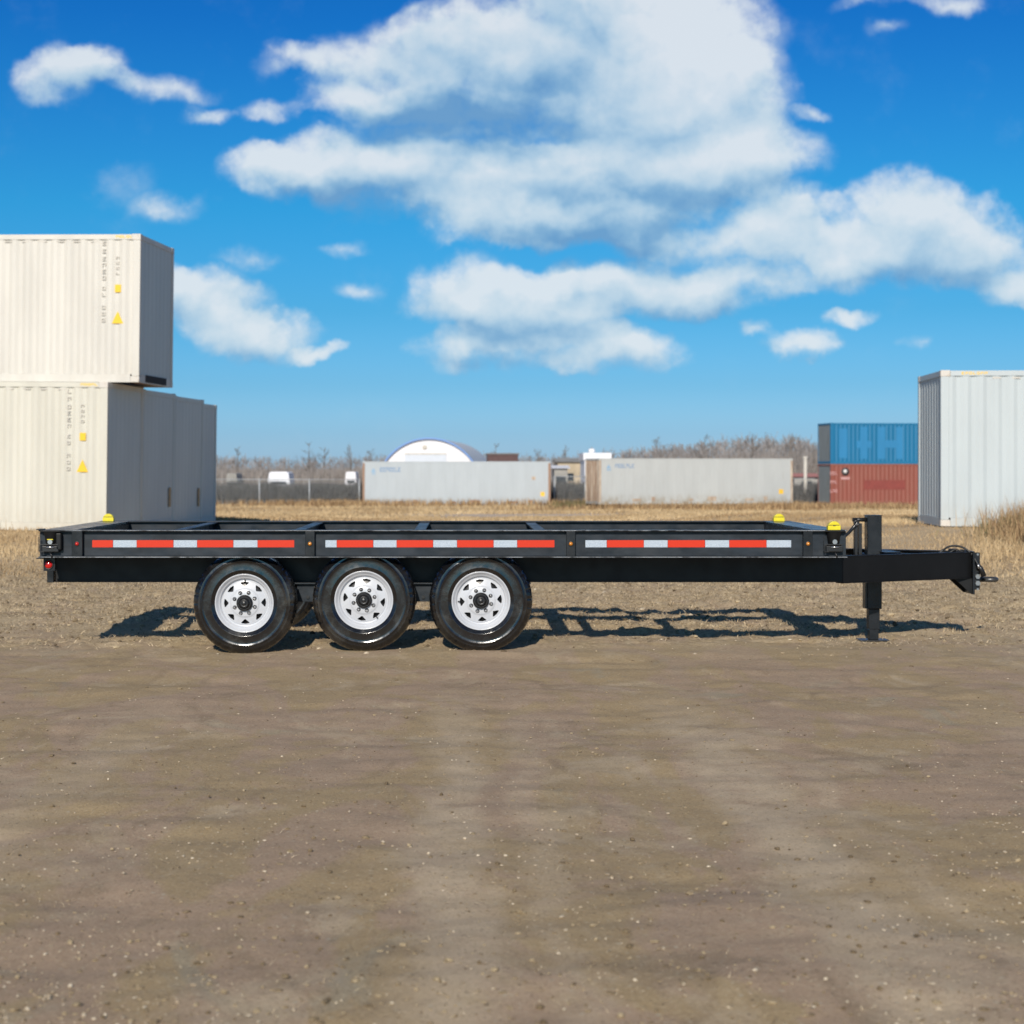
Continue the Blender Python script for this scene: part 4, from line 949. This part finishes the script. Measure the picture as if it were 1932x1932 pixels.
# ------------------------------------------------------------------ chain-link fences
M['galv'] = mat('galvanised_steel', (.42, .44, .46), .5, metal=.3, var=.1)
M['screen'] = mat('dark_windscreen_cloth', (.045, .055, .065), .9, var=.35, vscale=.6, col2=(.085, .095, .10), dirt=(.10, .075, .05), dscale=.5)
def fence(label, u0, u1, d, vt, spacing, posts=None):
    x0, x1 = X(u0, d), X(u1, d); g = float(tz(0, d)) - .05; top = Z(vt, d) - g; L = x1 - x0
    B = empty('chain_link_fence', (x0, d, g)); tag(B, label, 'fence', 'chain link fence at the edge of the yard')
    n = max(2, int(L / spacing) + 1)
    for i in range(n):
        MB().tube([(i * L / (n - 1), 0, 0), (i * L / (n - 1), 0, top + .05)], .045, 8).build('post', M['galv'], B)
    MB().tube([(0, 0, top), (L, 0, top)], .028, 8).build('top_rail', M['galv'], B)
    v = []; st = .16; k = 0; m = MB()
    x = -top
    while x < L:
        for s in (1, -1):
            a, b2 = (x, 0), (x + top, top)
            if s < 0: a, b2 = (x + top, 0), (x, top)
            def clip(p, q2):
                (ax, az), (bx_, bz) = p, q2
                if ax > bx_: ax, az, bx_, bz = bx_, bz, ax, az
                if bx_ < 0 or ax > L: return None
                if ax < 0: az += (bz - az) * (0 - ax) / (bx_ - ax); ax = 0
                if bx_ > L: bz = az + (bz - az) * (L - ax) / (bx_ - ax); bx_ = L
                return (ax, az), (bx_, bz)
            c_ = clip(a, b2)
            if c_:
                (ax, az), (bx_, bz) = c_; y_ = .05 + .006 * s
                m.add([(ax, y_, az), (bx_, y_, bz), (bx_, y_, bz + .008), (ax, y_, az + .008)], [(0, 1, 2, 3)])
        x += st
    o = m.build('wire_mesh', M['galv'], B); o['kind'] = 'stuff'
fence('long chain link fence, left of the pale containers', 395, 678, 124.5, 904.5, 3.15)
fence('chain link fence in the gap between the two pale containers', 1046, 1104, 126, 899, 2.1)
fence('chain link fence right of the right pale container', 1494, 1546, 124, 903, 1.6)

# ------------------------------------------------------------------ bare trees
M['bark'] = mat('hazed_grey_brown_bark', (.18, .155, .135), .9, var=.2, vscale=2)  # bark paled to carry distance haze in its colour
M['bark_far'] = mat('haze_greyed_twigs', (.215, .195, .19), .9, var=.15, vscale=.05)  # haze of the distance put into the twig colour
def tree_mesh(h, seed, spread=.30, twig=.018, dens=1.0):
    rng = random.Random(seed); tr = MB(); cr_ = MB()
    tr.tube([(0, 0, 0), (.02 * h * rng.uniform(-1, 1), 0, h * .35), (.03 * h * rng.uniform(-1, 1), 0, h * .7), (.03 * h * rng.uniform(-1, 1), 0, h)], [.018 * h, .014 * h, .008 * h, .002 * h], 6)
    def br(p, d_, L, r, lev):
        q = p + d_ * L; cr_.tube([p, p + d_ * L * .5 + Vector((0, 0, .04 * L)), q], [r, r * .7, r * .25], 3, cap=False)
        if lev == 0: return
        for i in range(int((5 if lev == 2 else 6) * dens)):
            f = rng.uniform(.25, .98); nd = (d_ + Vector((rng.uniform(-.8, .8), rng.uniform(-.8, .8), rng.uniform(-.1, .9)))).normalized()
            br(p + d_ * L * f, nd, L * rng.uniform(.3, .6), max(r * .5, twig * .6), lev - 1)
    for i in range(int(15 * dens)):
        z_ = h * rng.uniform(.18, .93); an = rng.uniform(0, 6.283); up = rng.uniform(.7, 1.6)
        d_ = Vector((math.cos(an), math.sin(an), up)).normalized()
        br(Vector((0, 0, z_)), d_, h * spread * (1.1 - z_ / h) * rng.uniform(.7, 1.3) + .2, max(.004 * h, twig), 2)
    return tr, cr_
TT = [tree_mesh(1.0 * hh_, s, sp) for hh_, s, sp in ((7, 1, .34), (8, 2, .40), (6.5, 3, .30), (9, 4, .26))]
TM = [(a.mesh('trunk', M['bark']), b2.mesh('crown', M['bark'])) for a, b2 in TT]
TDESC = [(448, 846, 235, 'bare tree nearest the left container row beyond the fence'), (583, 836, 240, 'tall thin bare tree over the middle of the fence'),
         (612, 842, 240, 'slim bare tree just right of the tall one over the fence'), (660, 835, 238, 'tall bare tree close to the left end of the left pale container'),
         (700, 850, 242, 'bare tree at the left foot of the arched building'), (935, 838, 238, 'bare bushy tree right of the arched building'),
         (1015, 845, 245, 'bare tree over the right end of the left pale container'), (1066, 838, 245, 'bare tree above the gap between the two pale containers'),
         (1240, 828, 240, 'round-headed bare tree over the left half of the right pale container'), (1330, 822, 245, 'bare tree above the middle of the right pale container'),
         (1420, 817, 245, 'bare tree above the right third of the right pale container'), (1490, 815, 240, 'tallest bare tree above the right end of the right pale container'), (1536, 846, 236, 'bare tree beside the blue container stack')]
for i, (u, vt, d, lab) in enumerate(TDESC):
    g = -1.2; ht = Z(vt, d) - g; k = i % 4; base_h = (7, 8, 6.5, 9)[k]
    B = empty('bare_tree', (X(u, d), d, g), (0, 0, i * 1.3)); tag(B, lab, 'tree', 'bare trees beyond the yard'); s = ht / base_h; B.scale = (s, s, s)
    for nm_, mm in zip(('trunk', 'crown'), TM[k]):
        o = bpy.data.objects.new(nm_, mm); C.objects.link(o); o.parent = B
# the wood behind them reads as one mass
def arr(mb):
    v = np.array(mb.v); t_ = []
    for f in mb.f:
        for i in range(1, len(f) - 1): t_.append((f[0], f[i], f[i + 1]))
    return v, np.array(t_)
low = [tree_mesh(hh_, s, sp, .05, .62) for hh_, s, sp in ((7, 11, .36), (8, 12, .42), (6, 13, .4))]
tpl = []
for a, b2 in low:
    v1, t1 = arr(a); v2, t2 = arr(b2); tpl.append((np.concatenate([v1, v2]), np.concatenate([t1, t2 + len(v1)])))
VV, TTt, TN = [], [], []; off = 0
rng = np.random.RandomState(8)
hprof_u = [380, 450, 560, 700, 900, 1000, 1100, 1180, 1300, 1400, 1500, 1540, 1600, 2050]
hprof_v = [858, 862, 866, 862, 856, 862, 858, 850, 836, 826, 824, 834, 850, 855]
for i in range(900):
    d = rng.uniform(246, 320); u = rng.uniform(340, 2100)
    vt = np.interp(u, hprof_u, hprof_v) + rng.uniform(-4, 10); x_ = X(u, d); g = -1.3
    v, t_ = tpl[i % 3]; s = (Z(vt, d) - g) / (7, 8, 6)[i % 3]; a = rng.uniform(0, 6.28)
    R2 = np.array([[math.cos(a), -math.sin(a), 0], [math.sin(a), math.cos(a), 0], [0, 0, 1]])
    VV.append(v @ R2.T * s * np.array([1.15, 1.15, 1]) + np.array([x_, d, g])); TTt.append(t_ + off); off += len(v); TN.append(np.full(len(v), rng.rand()))
raw_mesh('bare_woodland', np.concatenate(VV), np.concatenate(TTt), np.concatenate(TN), tone_mat('hazed_bare_twigs', (.23, .205, .19), (.35, .325, .32)))  # pale twig tones stand in for haze over the far wood
# dense brush at the foot of the wood and dark scrub behind the fence
n = 60000
d = rng.uniform(225, 300, n); u = rng.uniform(340, 2100, n)
px = (u - U0) / F * d
hh_ = rng.uniform(1.2, 3.6, n) * np.interp(u, [340, 900, 1150, 1300, 1500, 2100], [.85, .9, 1.0, 1.5, 1.7, 1.3])
blades('brush', px, d, hh_, np.full(n, .07), rng.uniform(.05, .5, n), tone_mat('hazed_brush_twigs', (.18, .155, .14), (.34, .31, .29)))  # brush tones paled as painted distance haze
n = 42000
d = rng.uniform(127, 137, n); u = np.where(rng.rand(n) < .7, rng.uniform(380, 700, n), np.where(rng.rand(n) < .5, rng.uniform(1040, 1110, n), rng.uniform(1490, 1560, n)))
blades('scrub', (u - U0) / F * d, d, rng.uniform(.5, 1.75, n) * (.75 + .35 * vn(u * .06, d * .2, 41)), np.full(n, .05), rng.uniform(.1, .6, n), tone_mat('dark_scrub', (.035, .04, .045), (.12, .11, .10)))
